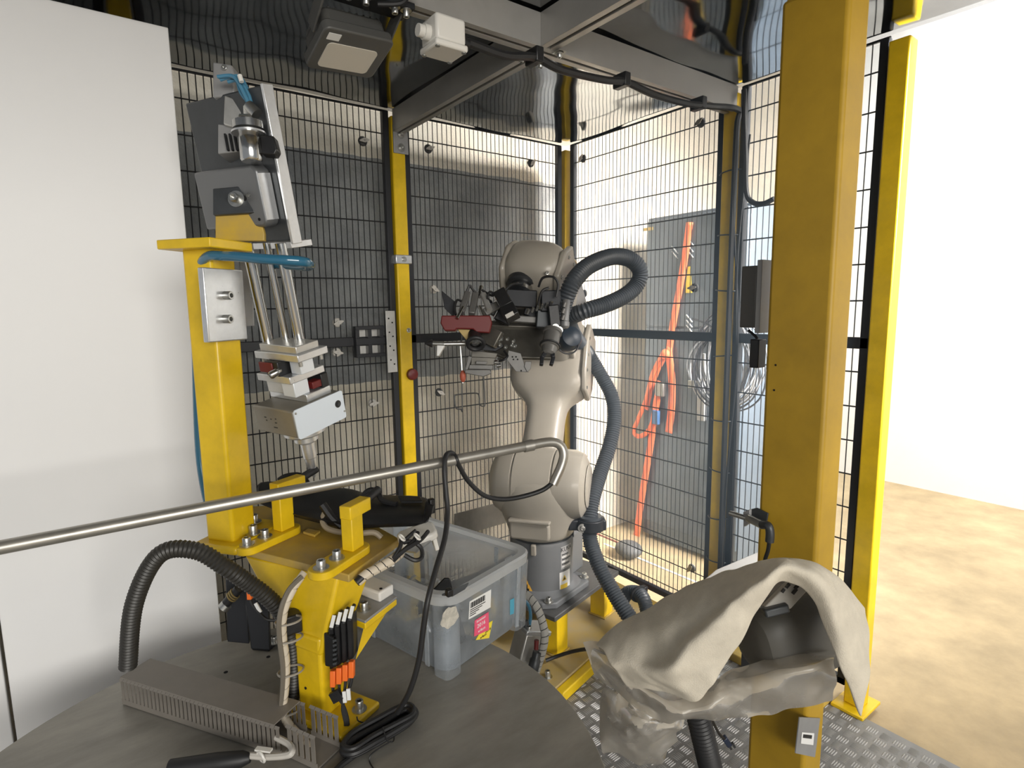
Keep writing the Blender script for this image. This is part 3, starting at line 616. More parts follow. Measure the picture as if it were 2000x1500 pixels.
# lower clamp module
for (pts, d, th, m_) in ((((922, 684), (972, 690), (968, 700), (920, 698)), 1.57, .03, TP), (((921, 697), (968, 699), (965, 713), (919, 715)), 1.55, .03, TP), (((917, 712), (963, 713), (962, 722), (915, 721)), 1.54, .03, TGY), (((908, 722), (957, 722), (960, 729), (944, 736), (908, 729)), 1.53, .03, TGY)): slabpx('clamp_plate', pts, d, th, m_, .0015)
slabpx('clamp_rail', ((915, 695), (922, 697), (914, 722), (908, 724)), 1.54, .03, TGY); slabpx('clamp_insert', ((930, 705), (952, 706), (950, 712), (929, 711)), 1.535, .006, TGY)
slabpx('clamp_cover', ((922, 682), (968, 686), (985, 676), (975, 668), (935, 675)), 1.6, .02, TPD)
for q in ((966, 708), (972, 704), (970, 714)): MB().cyl(G(*q, 1.55), G(q[0] + 8, q[1] - 1, 1.55), .006, n=12).build('clamp_fitting', STL, gt)
slabpx('angle_bracket', ((993, 684), (1017, 690), (1026, 716), (1033, 727), (1008, 726), (990, 703)), 1.545, .004, TGY, .001)
slabpx('angle_bracket_leg', ((1026, 706), (1038, 706), (1037, 720), (1030, 727), (1024, 716)), 1.54, .02, TGY, .001)
for x, y in ((1001, 697), (1008, 697), (1003, 702), (1011, 702), (1018, 724)): MB().lathe([(.0022, 0), (.0022, .0012)], G(x, y, 1.5445), -VF, 8).build('hole', HOLE, gt)
# hanging wire with knob
MB().cyl(G(899, 676, 1.56), G(904, 748, 1.56), .0025, n=8).build('hanging_wire', SCR, gt)
MB().ball(G(904, 735, 1.555), .012, 12, (.7, .7, 1.4)).build('wire_knob', mat('red_orange_knob', (.40, .09, .05), .5), gt)
# vertical cylinder gripper (right)
g0, g1 = G(1080, 645, 1.57), G(1070, 697, 1.53); ga = (g1 - g0).normalized()
MB().lathe([(.02, 0), (.026, .002), (.026, .01), (.0225, .012), (.0225, .045), (.025, .047), (.025, .055), (.021, .057), (.018, .075), (.012, .08)], g0, ga, 24).build('gripper_cylinder', mat('gripper_grey', (.17, .165, .155), .42, .5), gt)
MB().ring(g0 + ga * .05, ga, .026, .003, 20, 6).build('gripper_band', BLR, gt)
for s in (-1, 1):
    j0 = g0 + ga * .07 + VR * (s * .009)
    MB().bar(j0, j0 + VR * (s * .006) + ga * .02, .011, .016, VF).build('gripper_jaw', BLK, gt, bevel=.002)
    MB().bar(j0 + VR * (s * .006) + ga * .017, j0 + VR * (s * .004) + ga * .042, .010, .013, VF).build('jaw_tip', BLK, gt, bevel=.002)
# silver cylinder and black dome beside it
MB().lathe([(.009, 0), (.0115, .004), (.0115, .06), (.0135, .062), (.0135, .075), (.009, .08)], G(1106, 586, 1.6), camdir(-.08, 1, -.1), 20).build('air_cylinder', mat('dull_silver', (.22, .22, .22), .42, .5), gt)
for q in ((1101, 600), (1099, 612), (1098, 625)): MB().cyl(G(*q, 1.58), G(q[0] + 3, q[1] - 9, 1.58), .0055, n=12).build('fitting', TGY, gt)
MB().lathe([(.02, -.02), (.034, -.015), (.038, .02), (.03, .04), (.012, .048)], G(1108, 664, 1.74), camdir(.25, -.2, -.9), 28).build('motor_dome', mat('blue_black_plastic', (.02, .03, .045), .4), gt)
MB().ring(G(1108, 668, 1.70), camdir(.25, -.2, -.9), .036, .0025, 24, 6).build('dome_ring', BLR, gt)
for q in ((1085, 640), (1092, 645)): screw(gt, G(*q, 1.58), -VF, .006, .006)
# red valve and thin lines behind the forearm
vt = thing('valve_bracket', at(1115, 545, 1.95), 'grey sheet bracket with red fitting and thin tubes behind the robot wrist', 'bracket')
MB().slab([at(x, y, 1.95) for x, y in ((1092, 524), (1130, 524), (1134, 545), (1147, 596), (1120, 600), (1098, 560))], VF * .004).build('sheet', GRY, vt)
MB().cyl(at(1100, 512, 1.94), at(1101, 526, 1.94), .009, n=12).build('red_fitting', mat('bright_red', (.6, .05, .06), .4), vt)
for i, pts in enumerate((((1090, 508), (1108, 500), (1125, 512), (1130, 530)), ((1092, 502), (1112, 492), (1122, 500), (1112, 525)))): MB().tube(spline([at(x, y, 1.95) for x, y in pts], 6), (.004, .0018)[i], 6).build('thin_tube', (mat('tan_tube', (.5, .4, .25), .4), BLR)[i], vt)
# ================================================================ valve box beside the turntable
vb = thing('valve_box', atz(1035, 1290, .0), 'small aluminium valve box with round connector between turntable and robot stand', 'valve box')
c = at(1032, 1262, 1.52); M = frame(c, camdir(1, .25, .55), z=(0, 0, 1))
mb = MB(M); mb.box((0, 0, -.02), (.07, .06, .13)); mb.build('housing', ALU, vb, bevel=.003)
mb = MB(M); mb.box((0, 0, .05), (.076, .066, .012)); mb.build('lid', ALM, vb, bevel=.002)
mb = MB(M); mb.box((0, 0, -.27), (.02, .02, .38)); mb.build('support_leg', BLK, vb)
for x in (-.025, .025): screw(vb, M @ V((x, -.02, .056)), U, .006, .008, False)
mb = MB(M); mb.box((.0358, 0, 0), (.001, .035, .05)); mb.build('sticker', LBL, vb)
for k in range(3): MB().cyl(at(1010 + 9 * k, 1222 + 2 * k, 1.5), at(1008 + 9 * k, 1206 + 3 * k, 1.5), .008, n=12).build('elbow_fitting', DGR if k else SCR, vb)
MB().lathe([(.010, 0), (.014, .006), (.014, .03), (.011, .034), (.011, .05)], at(1040, 1312, 1.45), camdir(.25, -1, .1), 18).build('round_connector', DGR, vb)
MB().cyl(at(1047, 1268, 1.45), at(1048, 1250, 1.45), .006, n=10).build('red_cable_sleeve', RED, vb)
for i, pts in enumerate((((1008, 1160), (1015, 1165), (1020, 1178)), ((1004, 1163), (1014, 1172), (1014, 1195)))):
    MB().tube(spline([at(x, y, 1.5) for x, y in pts], 6), .004, 6).build('tube', BLR, vb)
MB().tube(spline([at(x, y, 1.52) for x, y in ((1012, 1165), (1030, 1178), (1036, 1200), (1034, 1222))], 6), .0045, 8).build('blue_air_tube', BLU, vb)
def spiral_wrap(par, pts, r, m_core, m_wrap, turns_step=.018, name='spiral_wrap'):
    P = resample(spline(pts, 10), .003); MB().tube(P, r * .86, 10).build('cable_core', m_core, par)
    q = []; x = None
    for i in range(len(P)):
        t = (P[min(i + 1, len(P) - 1)] - P[max(i - 1, 0)]).normalized()
        if x is None: x, _ = perp(t)
        x = (x - t * x.dot(t)).normalized(); q.append((P[i], t, x.copy(), t.cross(x)))
    # a ribbon wound around the core, with a gap at each turn
    mb = MB(); n = len(q); pitch = turns_step; na = 14; L = .003 * n; T = int(L / pitch)
    for k in range(T):
        rows = [[], []]
        for j in range(na + 1):
            a = 2 * math.pi * j / na
            for side, off in ((0, .04), (1, .93)):
                s = (k + j / na * .9 + off) * pitch / .003; i = min(int(s), n - 1); p, t, xx, yy = q[i]
                rows[side].append(p + t * ((s - i) * .003 if i < n - 1 else 0) + xx * (r * math.cos(a)) + yy * (r * math.sin(a)))
        mb.loft(rows)
    mb.build(name, m_wrap, par)
GWR = mat('grey_wrap', (.42, .41, .38), .5)
sw = thing('wrapped_cable', at(1050, 1230, 1.5), 'grey spiral-wrapped cable curving over the valve box', 'cable')
spiral_wrap(sw, [at(*p) for p in ((1014, 1158, 1.52), (1030, 1163, 1.5), (1046, 1182, 1.48), (1058, 1210, 1.47), (1064, 1240, 1.46), (1060, 1268, 1.46), (1052, 1295, 1.47), (1040, 1330, 1.5))], .0105, BLR, GWR, .016)
MB().tube(spline([at(*p) for p in ((1066, 1290, 1.88), (1090, 1281, 1.88), (1120, 1272, 1.85), (1150, 1268, 1.8), (1180, 1275, 1.75))], 6), .006, 8).build('floor_cable', BLR, label='black cable lying across the yellow stand base', cat='cable')
# ================================================================ turntable
ZT = .48; TC = V((.158, .826, 0)); TRAD = .505
tt = thing('turntable', TC, 'large round grey steel turntable plate carrying the yellow fixture', 'turntable')
TTM = mat('turntable_steel', (.31, .295, .26), .45, .35, var=.3, vscale=5, bump=.06, bscale=40, stretch=(1, 3, 1))
MB().lathe([(TRAD - .002, ZT - .022), (TRAD, ZT - .02), (TRAD, ZT - .002), (TRAD - .002, ZT)], TC, (0, 0, 1), 120).build('table_plate', TTM, tt)
MB().lathe([(.30, 0), (.30, .03), (.2, .03), (.2, ZT - .022)], TC, (0, 0, 1), 40).build('pedestal', DGR, tt)
for px, py in ((524, 1283), (441, 1313)): MB().lathe([(.004, 0), (.004, .0006)], atz(px, py, ZT), (0, 0, 1), 12).build('bolt_hole', HOLE, tt)

# ================================================================ storage box
SB = clear('cloudy_polypropylene', (.95, .97, .99), .1, .3, diff=.24, dcol=(.84, .90, .96), var=.08, fm=.5)
SBR = clear('cloudy_polypropylene_rim', (.95, .96, .97), .1, .3, diff=.6, dcol=(.84, .86, .87), fm=.5)
hb = .178
c0 = atz(875, 1330, ZT); c1 = atz(1008, 1232, ZT)          # near corner, right corner at the table
ea = (c1 - c0); ea.z = 0; la = ea.length; ea.normalize(); eb = V((-ea.y, ea.x, 0)); lb = .40
la = .248
bxT = thing('storage_box', c0 + ea * la / 2 + eb * lb / 2, 'clear plastic storage box with barcode and pink stickers on the turntable', 'storage box')
bc = c0 + ea * la / 2 + eb * lb / 2 + V((0, 0, .002)); MBX = frame(bc, ea, z=(0, 0, 1))
def ring_rows(spec, n=5):
    return [[V((x, y, z)) for x, y in rrect(-hx, -hy, hx, hy, r, n)] for hx, hy, z, r in spec]
hx, hy = la / 2, lb / 2
mb = MB(MBX); mb.loft(ring_rows([(hx - .012, hy - .012, .0, .03), (hx - .006, hy - .006, .012, .032), (hx + .008, hy + .008, hb - .016, .038), (hx + .012, hy + .012, hb - .014, .04)]), True); mb.build('wall', SB, bxT)
mb = MB(MBX); mb.prism(rrect(-hx + .012, -hy + .012, hx - .012, hy - .012, .03, 5), 0, .003); mb.build('bottom', SB, bxT)
mb = MB(MBX); rr = ring_rows([(hx + .008, hy + .008, hb - .022, .04), (hx + .018, hy + .018, hb - .022, .045), (hx + .02, hy + .02, hb - .004, .046), (hx + .016, hy + .016, hb, .044), (hx + .002, hy + .002, hb, .036), (hx, hy, hb - .01, .034)]); mb.loft(rr, True); mb.build('rim', SBR, bxT)
for k, (x, y, ax_) in enumerate(((hx * .72, -hy, 0), (-hx, -hy * .72, 1), (-hx, hy * .1, 1), (hx, hy * .5, 1), (hx, -hy * .55, 1), (-hx * .3, hy, 0))):
    mb = MB(MBX); s_ = (.012, .004) if ax_ == 0 else (.004, .012)
    kx = 1.02; mb.add([(x * kx - s_[0] / 2, y * kx - s_[1] / 2, .01), (x * kx + s_[0] / 2, y * kx - s_[1] / 2, .01), (x * kx + s_[0] / 2, y * kx + s_[1] / 2, .01), (x * kx - s_[0] / 2, y * kx + s_[1] / 2, .01)] + [(x * 1.06 - s_[0] / 2, y * 1.05 - s_[1] / 2, hb - .02), (x * 1.06 + s_[0] / 2, y * 1.05 - s_[1] / 2, hb - .02), (x * 1.06 + s_[0] / 2, y * 1.05 + s_[1] / 2, hb - .02), (x * 1.06 - s_[0] / 2, y * 1.05 + s_[1] / 2, hb - .02)], [(0, 3, 2, 1), (4, 5, 6, 7), (0, 1, 5, 4), (1, 2, 6, 5), (2, 3, 7, 6), (3, 0, 4, 7)]); mb.build('stiffening_rib', SB, bxT, bevel=.002)
for sx in (-1, 1):
    for sy in (-1, 1):
        mb = MB(MBX); cxx, cyy = sx * (hx - .017), sy * (hy - .017); mb.loft([[V((cxx + sx * dx + x, cyy + sy * dx + y, z)) for x, y in rrect(-.022, -.022, .022, .022, .012, 3)] for dx, z in ((0, 0), (.003, .1), (.0055, hb - .022))], True); mb.build('corner_post', SB, bxT)
# stickers on the face seen at the right: plane y = -hy (slightly leaning out)
def face(u, w, off=.0): # u along the short side from the near corner, w height -> local
    t = w / hb; return V((-hx + u, -hy - (-.006 + .014 * t) - .002 - off, w))
FN = MBX.to_3x3() @ V((0, -1, -.0933)); FN.normalize(); FP = MBX @ V((0, -hy + .006 - (.09 - .012) * .014 / (hb - .028), .09))
def fpx(px, py, off=0):
    r = ray(px, py); return CAM + r * ((FP + FN * off - CAM).dot(FN) / r.dot(FN))
FX = MBX.to_3x3() @ V((1, 0, 0)); FY = FN.cross(FX)
def stick(name, pts, m_, off, par=None, lab=None):
    o_ = MB().slab([fpx(x, y, off) for x, y in pts], FN * .0004).build(name, m_, par or bxT)
    if lab: o_['label'] = lab
    return o_
def ftext(s_, px, py, size, m_, off, par, rot=0.):
    M_ = Matrix((FX, FY, FN)).transposed() @ Matrix.Rotation(rot, 3, 'Z'); M_ = M_.to_4x4(); M_.translation = fpx(px, py, off); text(s_, M_, size, m_, par)
def mix4(q, u, v): # point inside a four-cornered label (tl, tr, br, bl)
    return tuple((q[0][i] * (1 - u) + q[1][i] * u) * (1 - v) + (q[3][i] * (1 - u) + q[2][i] * u) * v for i in (0, 1))
BQ = ((917, 1175), (959, 1151), (958, 1186), (915, 1210))
bl_ = stick('barcode_label', BQ, LBL, .001, None, 'white barcode label')
for k in range(20):
    u = .06 + k * .034; w = .012 + .008 * (k * 7 % 3); stick('barcode_bar', [mix4(BQ, *q) for q in ((u, .12), (u + w, .12), (u + w, .42), (u, .42))], INK, .0016, bl_)
for k in range(4): stick('printed_line', [mix4(BQ, *q) for q in ((.05, .5 + k * .11), (.75 - k * .14, .5 + k * .11), (.75 - k * .14, .54 + k * .11), (.05, .54 + k * .11))], INK, .0016, bl_)
YS = mat('yellow_sticker', (.85, .68, .05), .5); PS = mat('pink_sticker', (.78, .10, .19), .5)
ys = stick('yellow_sticker', ((945, 1222), (962, 1212), (955, 1246), (929, 1250)), YS, .001, None, 'yellow sticker under the pink one')
ps_ = stick('pink_sticker', ((927, 1212), (954, 1195), (955, 1230), (926, 1243)), PS, .0018, None, 'pink sticker printed 2016')
ftext('Inventur', 940, 1209, .0085, LBL, .0024, ps_); ftext('2016', 940, 1219, .013, LBL, .0024, ps_); ftext('erfasst', 941, 1229, .0085, LBL, .0024, ps_)
ftext('2014', 953, 1231, .009, INK, .0016, ys); ftext('erfasst', 944, 1242, .0075, INK, .0016, ys)
stick('torn_paper_label', [(878 + 17 * math.cos(t) * (1 + .12 * math.sin(5 * t)), 1206 + 20 * math.sin(t) * (1 + .1 * math.cos(7 * t)) - 8 * math.cos(t)) for t in [k * 2 * math.pi / 22 for k in range(22)]], mat('torn_paper', (.55, .52, .45), .8, var=.4, vscale=60), .010, None, 'torn remains of a paper label')
stick('blue_tape', ((996, 1172), (1004, 1168), (1004, 1198), (996, 1201)), mat('blue_tape', (.10, .42, .58), .5), .001)
# contents
ct = thing('clear_bag', bc + V((0, 0, .01)), 'crumpled clear plastic bag inside the storage box', 'plastic bag')
PBG = clear('clear_film', (.95, .97, .98), .5, .12, diff=.18, dcol=(.75, .78, .8))
rows = []
for j in range(22):
    y = -hy * .8 + 1.6 * hy * j / 21; rows.append([MBX @ V((-hx * .85 + 1.7 * hx * i / 17, y, .02 + .075 * (.5 + .5 * math.sin(i * .31)) * (.4 + .6 * math.sin(j * .15)) + .03 * noise.noise(V((i * .5, j * .5, 3))) + .016 * noise.noise(V((i * 1.3, j * 1.3, 9)))) ) for i in range(18)])
MB().loft(rows).build('film', PBG, ct, angle=25)
bk = thing('black_bracket', bc, 'black plastic bracket with a hole standing inside the storage box', 'bracket')
Mb = frame(atz(858, 1165, ZT + .13), camdir(1, -.3, .3), z=(0, 0, 1))
mb = MB(Mb); mb.prism([(-.05, -.02), (-.045, .0), (.02, .035), (.03, .03), (.03, -.12), (.012, -.12), (.012, -.05), (-.03, -.02)], -.003, .003, Matrix(((1, 0, 0, 0), (0, 0, 1, 0), (0, 1, 0, 0), (0, 0, 0, 1)))); mb.build('plate', BLP, bk, bevel=.002)
kb = thing('metal_strip', bc, 'flat dark metal piece leaning inside the storage box', 'metal part')
MB().slab([at(x, y, 1.06) for x, y in ((862, 1160), (880, 1152), (916, 1136), (908, 1148), (884, 1162))], V((0, 0, -.004))).build('blade', DGR, kb, bevel=.001)
MB().box(at(877, 1157, 1.05), (.012, .012, .014)).build('lug', BLP, kb, bevel=.002)

# ================================================================ yellow fixture stand on the turntable
fs = thing('fixture_stand', atz(630, 1390, ZT), 'yellow welded fixture stand with angled top plate on the turntable', 'stand')
f1, f0, f2 = atz(585, 1397, ZT), atz(634, 1419, ZT), atz(668, 1399, ZT)
d1 = (f1 - f0); d2 = (f2 - f0); d1.z = d2.z = 0; w1 = .062; d1.normalize(); d2 = (d2 - d1 * d2.dot(d1)).normalized()
zp = .63
def sq(o, a, b, z): return [V((p.x, p.y, z)) for p in (o, o + d2 * b, o + d2 * b + d1 * a, o + d1 * a)]
MB().slab(sq(f0, w1, w1, ZT + .012), (0, 0, zp - ZT)).build('pillar', Y1, fs, bevel=.006, seg=3)
ZP = .762
pp = [atz(x, y, ZP) for x, y in ((446, 1064), (681, 1123), (781, 1052), (716, 1016), (560, 985), (470, 990))]
MB().slab([p - V((0, 0, .014)) for p in pp], (0, 0, .014)).build('top_plate', YD, fs, bevel=.002)
ct_ = sum(pp, V((0, 0, 0))) / 6
lo = sq(f0, w1, w1, zp - .02); lo = [p + (p - (f0 + d1 * .031 + d2 * .031)).normalized() * .006 for p in lo]
for p in lo: p.z = zp - .02
up = [V((p.x, p.y, ZP - .014)) for p in (atz(660, 1128, ZP - .014), atz(735, 1085, ZP - .014), atz(620, 1015, ZP - .014), atz(475, 1085, ZP - .014))]
up = [up[0], up[1], up[2], up[3]]
mb = MB(); mb.loft([lo, [a.lerp(b, .45) for a, b in zip(lo, up)], up], True, True); mb.build('gusset_box', Y1, fs, bevel=.006, seg=3)
ffp = MB().slab(sq(f0 - d2 * .018 - d1 * .056, w1 + .07, .098, ZT + .0), (0, 0, .014)).build('foot_plate', Y1, fs, bevel=.004)
screw(ffp, atz(702, 1386, ZT + .014), (0, 0, 1), .0075, .016)
MB().lathe([(.0025, 0), (.0025, .001)], f0 + d1 * .04 + V((0, 0, .06)) - d2 * .0005, -d2, 10).build('hole', HOLE, fs)
# side shelf with plastic block
zs_ = .655
sp = [atz(x, y, zs_) for x, y in ((690, 1205), (713, 1214), (775, 1166), (735, 1143), (690, 1160))]
MB().slab([p - V((0, 0, .016)) for p in sp], (0, 0, .012)).build('side_shelf', Y1, fs, bevel=.002)
MB().slab([atz(713, 1214, zs_ - .016), atz(772, 1170, zs_ - .016), at(694, 1290, 1.0)], VF * .008).build('shelf_gusset', Y1, fs, bevel=.001)
MB().slab([p - V((0, 0, .004)) for p in sp], (0, 0, .005)).build('shelf_cover', GRY, fs, bevel=.001)
screw(fs, atz(711, 1190, zs_ + .001), (0, 0, 1), .0075, .012)
wb = MB().slab([atz(x, y, zs_ + .001) for x, y in ((690, 1158), (742, 1178), (770, 1160), (722, 1140))], (0, 0, .02)).build('plastic_block', mat('white_nylon', (.72, .70, .66), .35), bevel=.004, seg=3, label='white nylon block screwed on the side shelf of the yellow stand', cat='block')
MB().lathe([(.003, 0), (.003, .001)], atz(744, 1150, zs_ + .0212), (0, 0, 1), 10).build('screw_hole', HOLE, wb)
# lower face label / marking strip under plate edge
spiral = thing('wrapped_cable', at(740, 1090, .98), 'beige spiral-wrapped cable tucked under the right edge of the yellow plate', 'cable')
BEI = mat('beige_wrap', (.62, .54, .42), .5)
spiral_wrap(spiral, [at(*p) for p in ((696, 1138, .96), (715, 1122, .97), (738, 1110, .985), (762, 1096, 1.0), (785, 1078, 1.03))], .0085, BLR, BEI, .014)
# ================================================================ dispenser column (leftmost yellow tube)
cl0, cl1 = atz(456, 1060, ZP + .016), atz(508, 1032, ZP + .016)
k1 = (cl1 - cl0); k1.z = 0; k1.normalize(); k2 = V((-k1.y, k1.x, 0)); cw = .06
dc = thing('dispenser_column', cl0 + (k1 + k2) * cw / 2 - V((0, 0, .014)), 'tall yellow square column with bolted foot at the left edge', 'column')
def ksq(o, a0, a1, b0, b1, z): return [V((p.x, p.y, z)) for p in (o + k1 * a0 + k2 * b0, o + k1 * a1 + k2 * b0, o + k1 * a1 + k2 * b1, o + k1 * a0 + k2 * b1)]
MB().slab(ksq(cl0, 0, cw, 0, cw, ZP + .014), (0, 0, 1.293 - ZP)).build('tube', Y1, dc, bevel=.006, seg=3)
dfp = MB().slab(ksq(cl0, -.02, .12, -.022, .075, ZP), (0, 0, .016)).build('foot_plate', Y1, dc, bevel=.006, seg=3)
for a, b in ((.042, -.008), (.09, .03)): screw(dfp, cl0 + k1 * a + k2 * b + V((0, 0, .002)), (0, 0, 1), .008, .014)
# aluminium plate with two cap screws on the column
ap = ksq(cl0, -.03, cw + .002, -.012, 0, 0)
dmp = MB().slab([V((p.x, p.y, 1.145)) for p in ap], (0, 0, .125)).build('mounting_plate', ALM, dc, bevel=.002)
for px, py in ((449, 577), (450, 623)):
    p = at(px, py, 1.0); q = cl0 + k1 * ((p - cl0).dot(k1)) - k2 * .012; q.z = p.z; screw(dmp, q, -k2, .0075, .014, False)
mb = MB(); mb.slab([at(x, y, 1.13) for x, y in ((468, 510), (484, 512), (489, 580), (494, 584), (496, 636), (474, 638))], VF * .003); mb.build('cable_guard', GRY, dc, bevel=.001)
MB().slab(ksq(cl0, -.03, .07, -.03, .08, 1.302), (0, 0, .016)).build('head_plate', Y1, dc, bevel=.002)
hbk = [at(x, y, 1.06) for x, y in ((420, 380), (494, 372), (497, 385), (516, 455), (516, 470), (420, 470))]
MB().slab(hbk, VF * .01).build('head_bracket', YD, dc, bevel=.002)
MB().slab([at(x, y, 1.05) for x, y in ((415, 368), (484, 362), (498, 415), (415, 420))], VF * .01).build('clamp_plate', DGR, dc, bevel=.002)
for px, py in ((462, 389),): screw(dc, at(px, py, 1.05), -VF, .0085, .014)
MB().lathe([(.005, 0), (.005, .001)], at(477, 387, 1.0495), -VF, 10).build('slot_hole', HOLE, dc)
# ================================================================ dispenser (tilted head)
DD = 1.06; KU = DD / FPX
E1, E2, E3 = camdir(-104.9, -11.8, 59.8), camdir(64.8, -40.8, 105.6), camdir(4.3, 53.7, 18.1)
L1, L2, L3 = 121.3 * KU, 130.4 * KU, 56.9 * KU
o0 = at(571, 805, DD)
E2 = (E2 - E3 * E2.dot(E3)).normalized(); E1 = (E1 - E3 * E1.dot(E3) - E2 * E1.dot(E2)).normalized()
ds = thing('dispensing_unit', o0 + (E1 * L1 + E2 * L2) / 2 + E3 * .155, 'tilted aluminium dispensing head with nozzle hanging on three steel rods', 'dispenser')
def Q(u, v, w): return o0 + E1 * (u * L1) + E2 * (v * L2) + E3 * w
def qbox(name, u0, u1, v0, v1, w0, w1, m_, bevel=.0015, par=None, **k):
    return MB().slab([Q(u, v, w0) for u, v in ((u0, v0), (u1, v0), (u1, v1), (u0, v1))], E3 * (w1 - w0)).build(name, m_, par or ds, bevel=bevel, **k)
WHP = mat('pale_blue_grey_panel', (.66, .72, .78), .38)
DK = mat('bronze_grey_housing', (.28, .26, .22), .38, .55, var=.15, vscale=12)
qbox('housing', .0, 1, .0, 1, 0, L3, DK, .003)
mb = MB(frame(o0 - E1 * .0012, E2, y=E3)); mb.prism(rrect(0.001, -.002, L2 - .001, L3 + .003, .005), -.0012, .0012); spn = mb.build('side_panel', WHP, ds, label='pale blue-grey side panel')
mb = MB(frame(o0 - E1 * .0025, E2, y=E3))
for x, y in ((.004, .004), (L2 - .004, .042), ): screw(spn, o0 - E1 * .0024 + E2 * x + E3 * y, -E1, .0022, .0015, False, 'panel_screw')
kk = o0 - E1 * .0024 + E2 * (L2 * .86) + E3 * .022
MB().lathe([(.0075, 0), (.0075, .0006), (.006, .0006)], kk, -E1, 20).build('port_ring', INK, spn); MB().lathe([(.0035, 0), (.0035, .004), (.002, .004)], kk, -E1, 14).build('port', DGR, spn)
for u, w, l in ((.75, .02, .05), (.72, .026, .03), (.6, .022, .03), (.5, .028, .05), (.55, .038, .09), (.48, .02, .03)):
    MB().slab([Q(u, -.003, w), Q(u - l, -.003, w), Q(u - l, -.003, w + .002), Q(u, -.003, w + .002)], E2 * .0005).build('printed_mark', INK, ds)
qbox('base_block', .1, 1.05, .38, .87, -.016, 0, ALM)
qbox('guide_carriage', .15, .45, .22, .5, -.046, -.016, ALW); qbox('guide_carriage', .5, .95, .3, .7, -.046, -.016, ALU)
qbox('red_wiper', .12, .3, .55, .78, -.034, -.02, RED); qbox('guide_rail', .1, .6, .72, .86, -.044, -.016, BLP)
qbox('middle_plate', .1, .92, .14, .82, -.06, -.046, ALM)
qbox('guide_carriage', .3, .62, .12, .4, -.088, -.06, BLP); qbox('red_wiper', .42, .75, .1, .14, -.086, -.066, RED); qbox('guide_carriage', .0, .25, .3, .56, -.088, -.06, ALW); qbox('spring_block', .2, .35, .6, .7, -.088, -.06, ALU)
pk = at(549, 722, 1.06); MB().lathe([(.004, 0), (.005, .006), (.007, .008), (.0075, .02), (.006, .023)], pk, camdir(-.7, .5, -.45), 16).build('lock_pin', STL, ds)
qbox('lower_top_plate', -.12, .95, .2, .78, -.102, -.088, ALM); qbox('upper_top_plate', -.05, .85, .25, .68, -.116, -.102, ALU)
for u, v in ((-.05, .28), (-.05, .68), (.6, .68), (.85, .28)): MB().cyl(Q(u, v, -.088), Q(u, v, -.078), .0035, n=10).build('plate_screw', SCR, ds)
# rods
RL = .203
for (px, py, r) in ((527, 683, .0100), (563, 683, .0068), (589, 684, .0102)):
    b = at(px, py, DD + .06); t_ = b - E3 * RL; MB().cyl(b + E3 * .01, t_, r, n=24).build('guide_rod', STL, ds, label='polished steel guide rod')
# collar and nozzle
cq = Q(.5, .5, L3)
MB().lathe([(.041, 0), (.041, .018), (.036, .022), (.024, .024), (.024, .036), (.018, .04), (.0145, .043), (.0135, .075), (.0115, .077), (.0105, .096), (.009, .1), (.003, .118), (.0015, .122)], cq, E3, 32).build('nozzle', ALM, ds, label='tapered metal nozzle')
# slide body above the rods: back plate with bright edge, inner cover
so = at(567, 470, 1.07)
def SQ(u, w, v=0): return so + E1 * u - E3 * w + E2 * v
sl = thing('slide_unit', so, 'grey pneumatic slide unit with bright edge above the guide rods', 'slide unit')
MB().slab([SQ(u, w) for u, w in ((0.004, 0), (0, .008), (0, .185), (-.002, .26), (.22, .26), (.22, 0))], E2 * .016).build('back_plate', DGR, sl, bevel=.003)
MB().slab([SQ(-.002, w, v) for w, v in ((-.006, -.002), (-.006, .02), (.262, .02), (.262, -.002))], -E1 * .006).build('edge_rail', ALM, sl, bevel=.001)
MB().slab([SQ(u, w) for u, w in ((.025, .028), (.018, .036), (.018, .125), (.03, .135), (.2, .135), (.2, .028))], -E2 * .03).build('inner_cover', mat('slide_cover_grey', (.17, .175, .18), .4, .5), sl, bevel=.005, seg=3)
MB().slab([SQ(.0175, w, v) for w, v in ((.04, -.002), (.04, -.028), (.12, -.028), (.12, -.002))], -E1 * .001).build('cover_edge', ALM, sl)
MB().slab([SQ(u, -.002, v) for u, v in ((.0, .0), (.16, .0), (.16, .05), (.0, .05))], E3 * .012).build('rod_plate', ALM, sl, bevel=.001)
for u, w in ((.05, .085), (.054, .085), (.035, .042)): MB().lathe([(.0028, 0), (.0028, .0008)], SQ(u, w, -.0303), -E2, 10).build('hole', HOLE if u < .04 else SCR, sl)
# regulator, valve and tubes at the top of the slide
rg = thing('air_regulator', at(488, 300, 1.02), 'steel air regulator with valve block at the upper left', 'regulator')
MB().lathe([(.016, 0), (.018, .003), (.018, .04), (.0165, .042), (.0165, .052), (.0255, .054), (.0255, .066), (.022, .068)], at(492, 316, 1.0), camdir(-.06, -1, -.1), 28).build('cup', STL, rg)
MB().lathe([(.028, 0), (.028, .003)], at(486, 262, 1.0), camdir(-.06, -1, -.1), 28).build('cap_disc', ALM, rg)
for (pts, d, th, m_) in ((((474, 205), (508, 205), (512, 258), (476, 258)), 1.02, .03, WHT), (((438, 186), (468, 196), (474, 240), (462, 250), (436, 242)), 1.03, .04, ALU), (((425, 242), (474, 246), (474, 295), (425, 300)), 1.04, .05, GRY), (((512, 222), (530, 226), (532, 262), (512, 258)), 1.02, .03, ALM), (((507, 262), (534, 265), (541, 292), (536, 302), (510, 300)), 1.0, .02, BLP)):
    MB().slab([at(x, y, d) for x, y in pts], VF * th).build('valve_body', m_, rg, bevel=.002)
MB().slab([at(x, y, 1.05) for x, y in ((516, 222), (528, 222), (534, 285), (524, 284))], VF * .02).build('edge_strip', ALM, rg, bevel=.001)
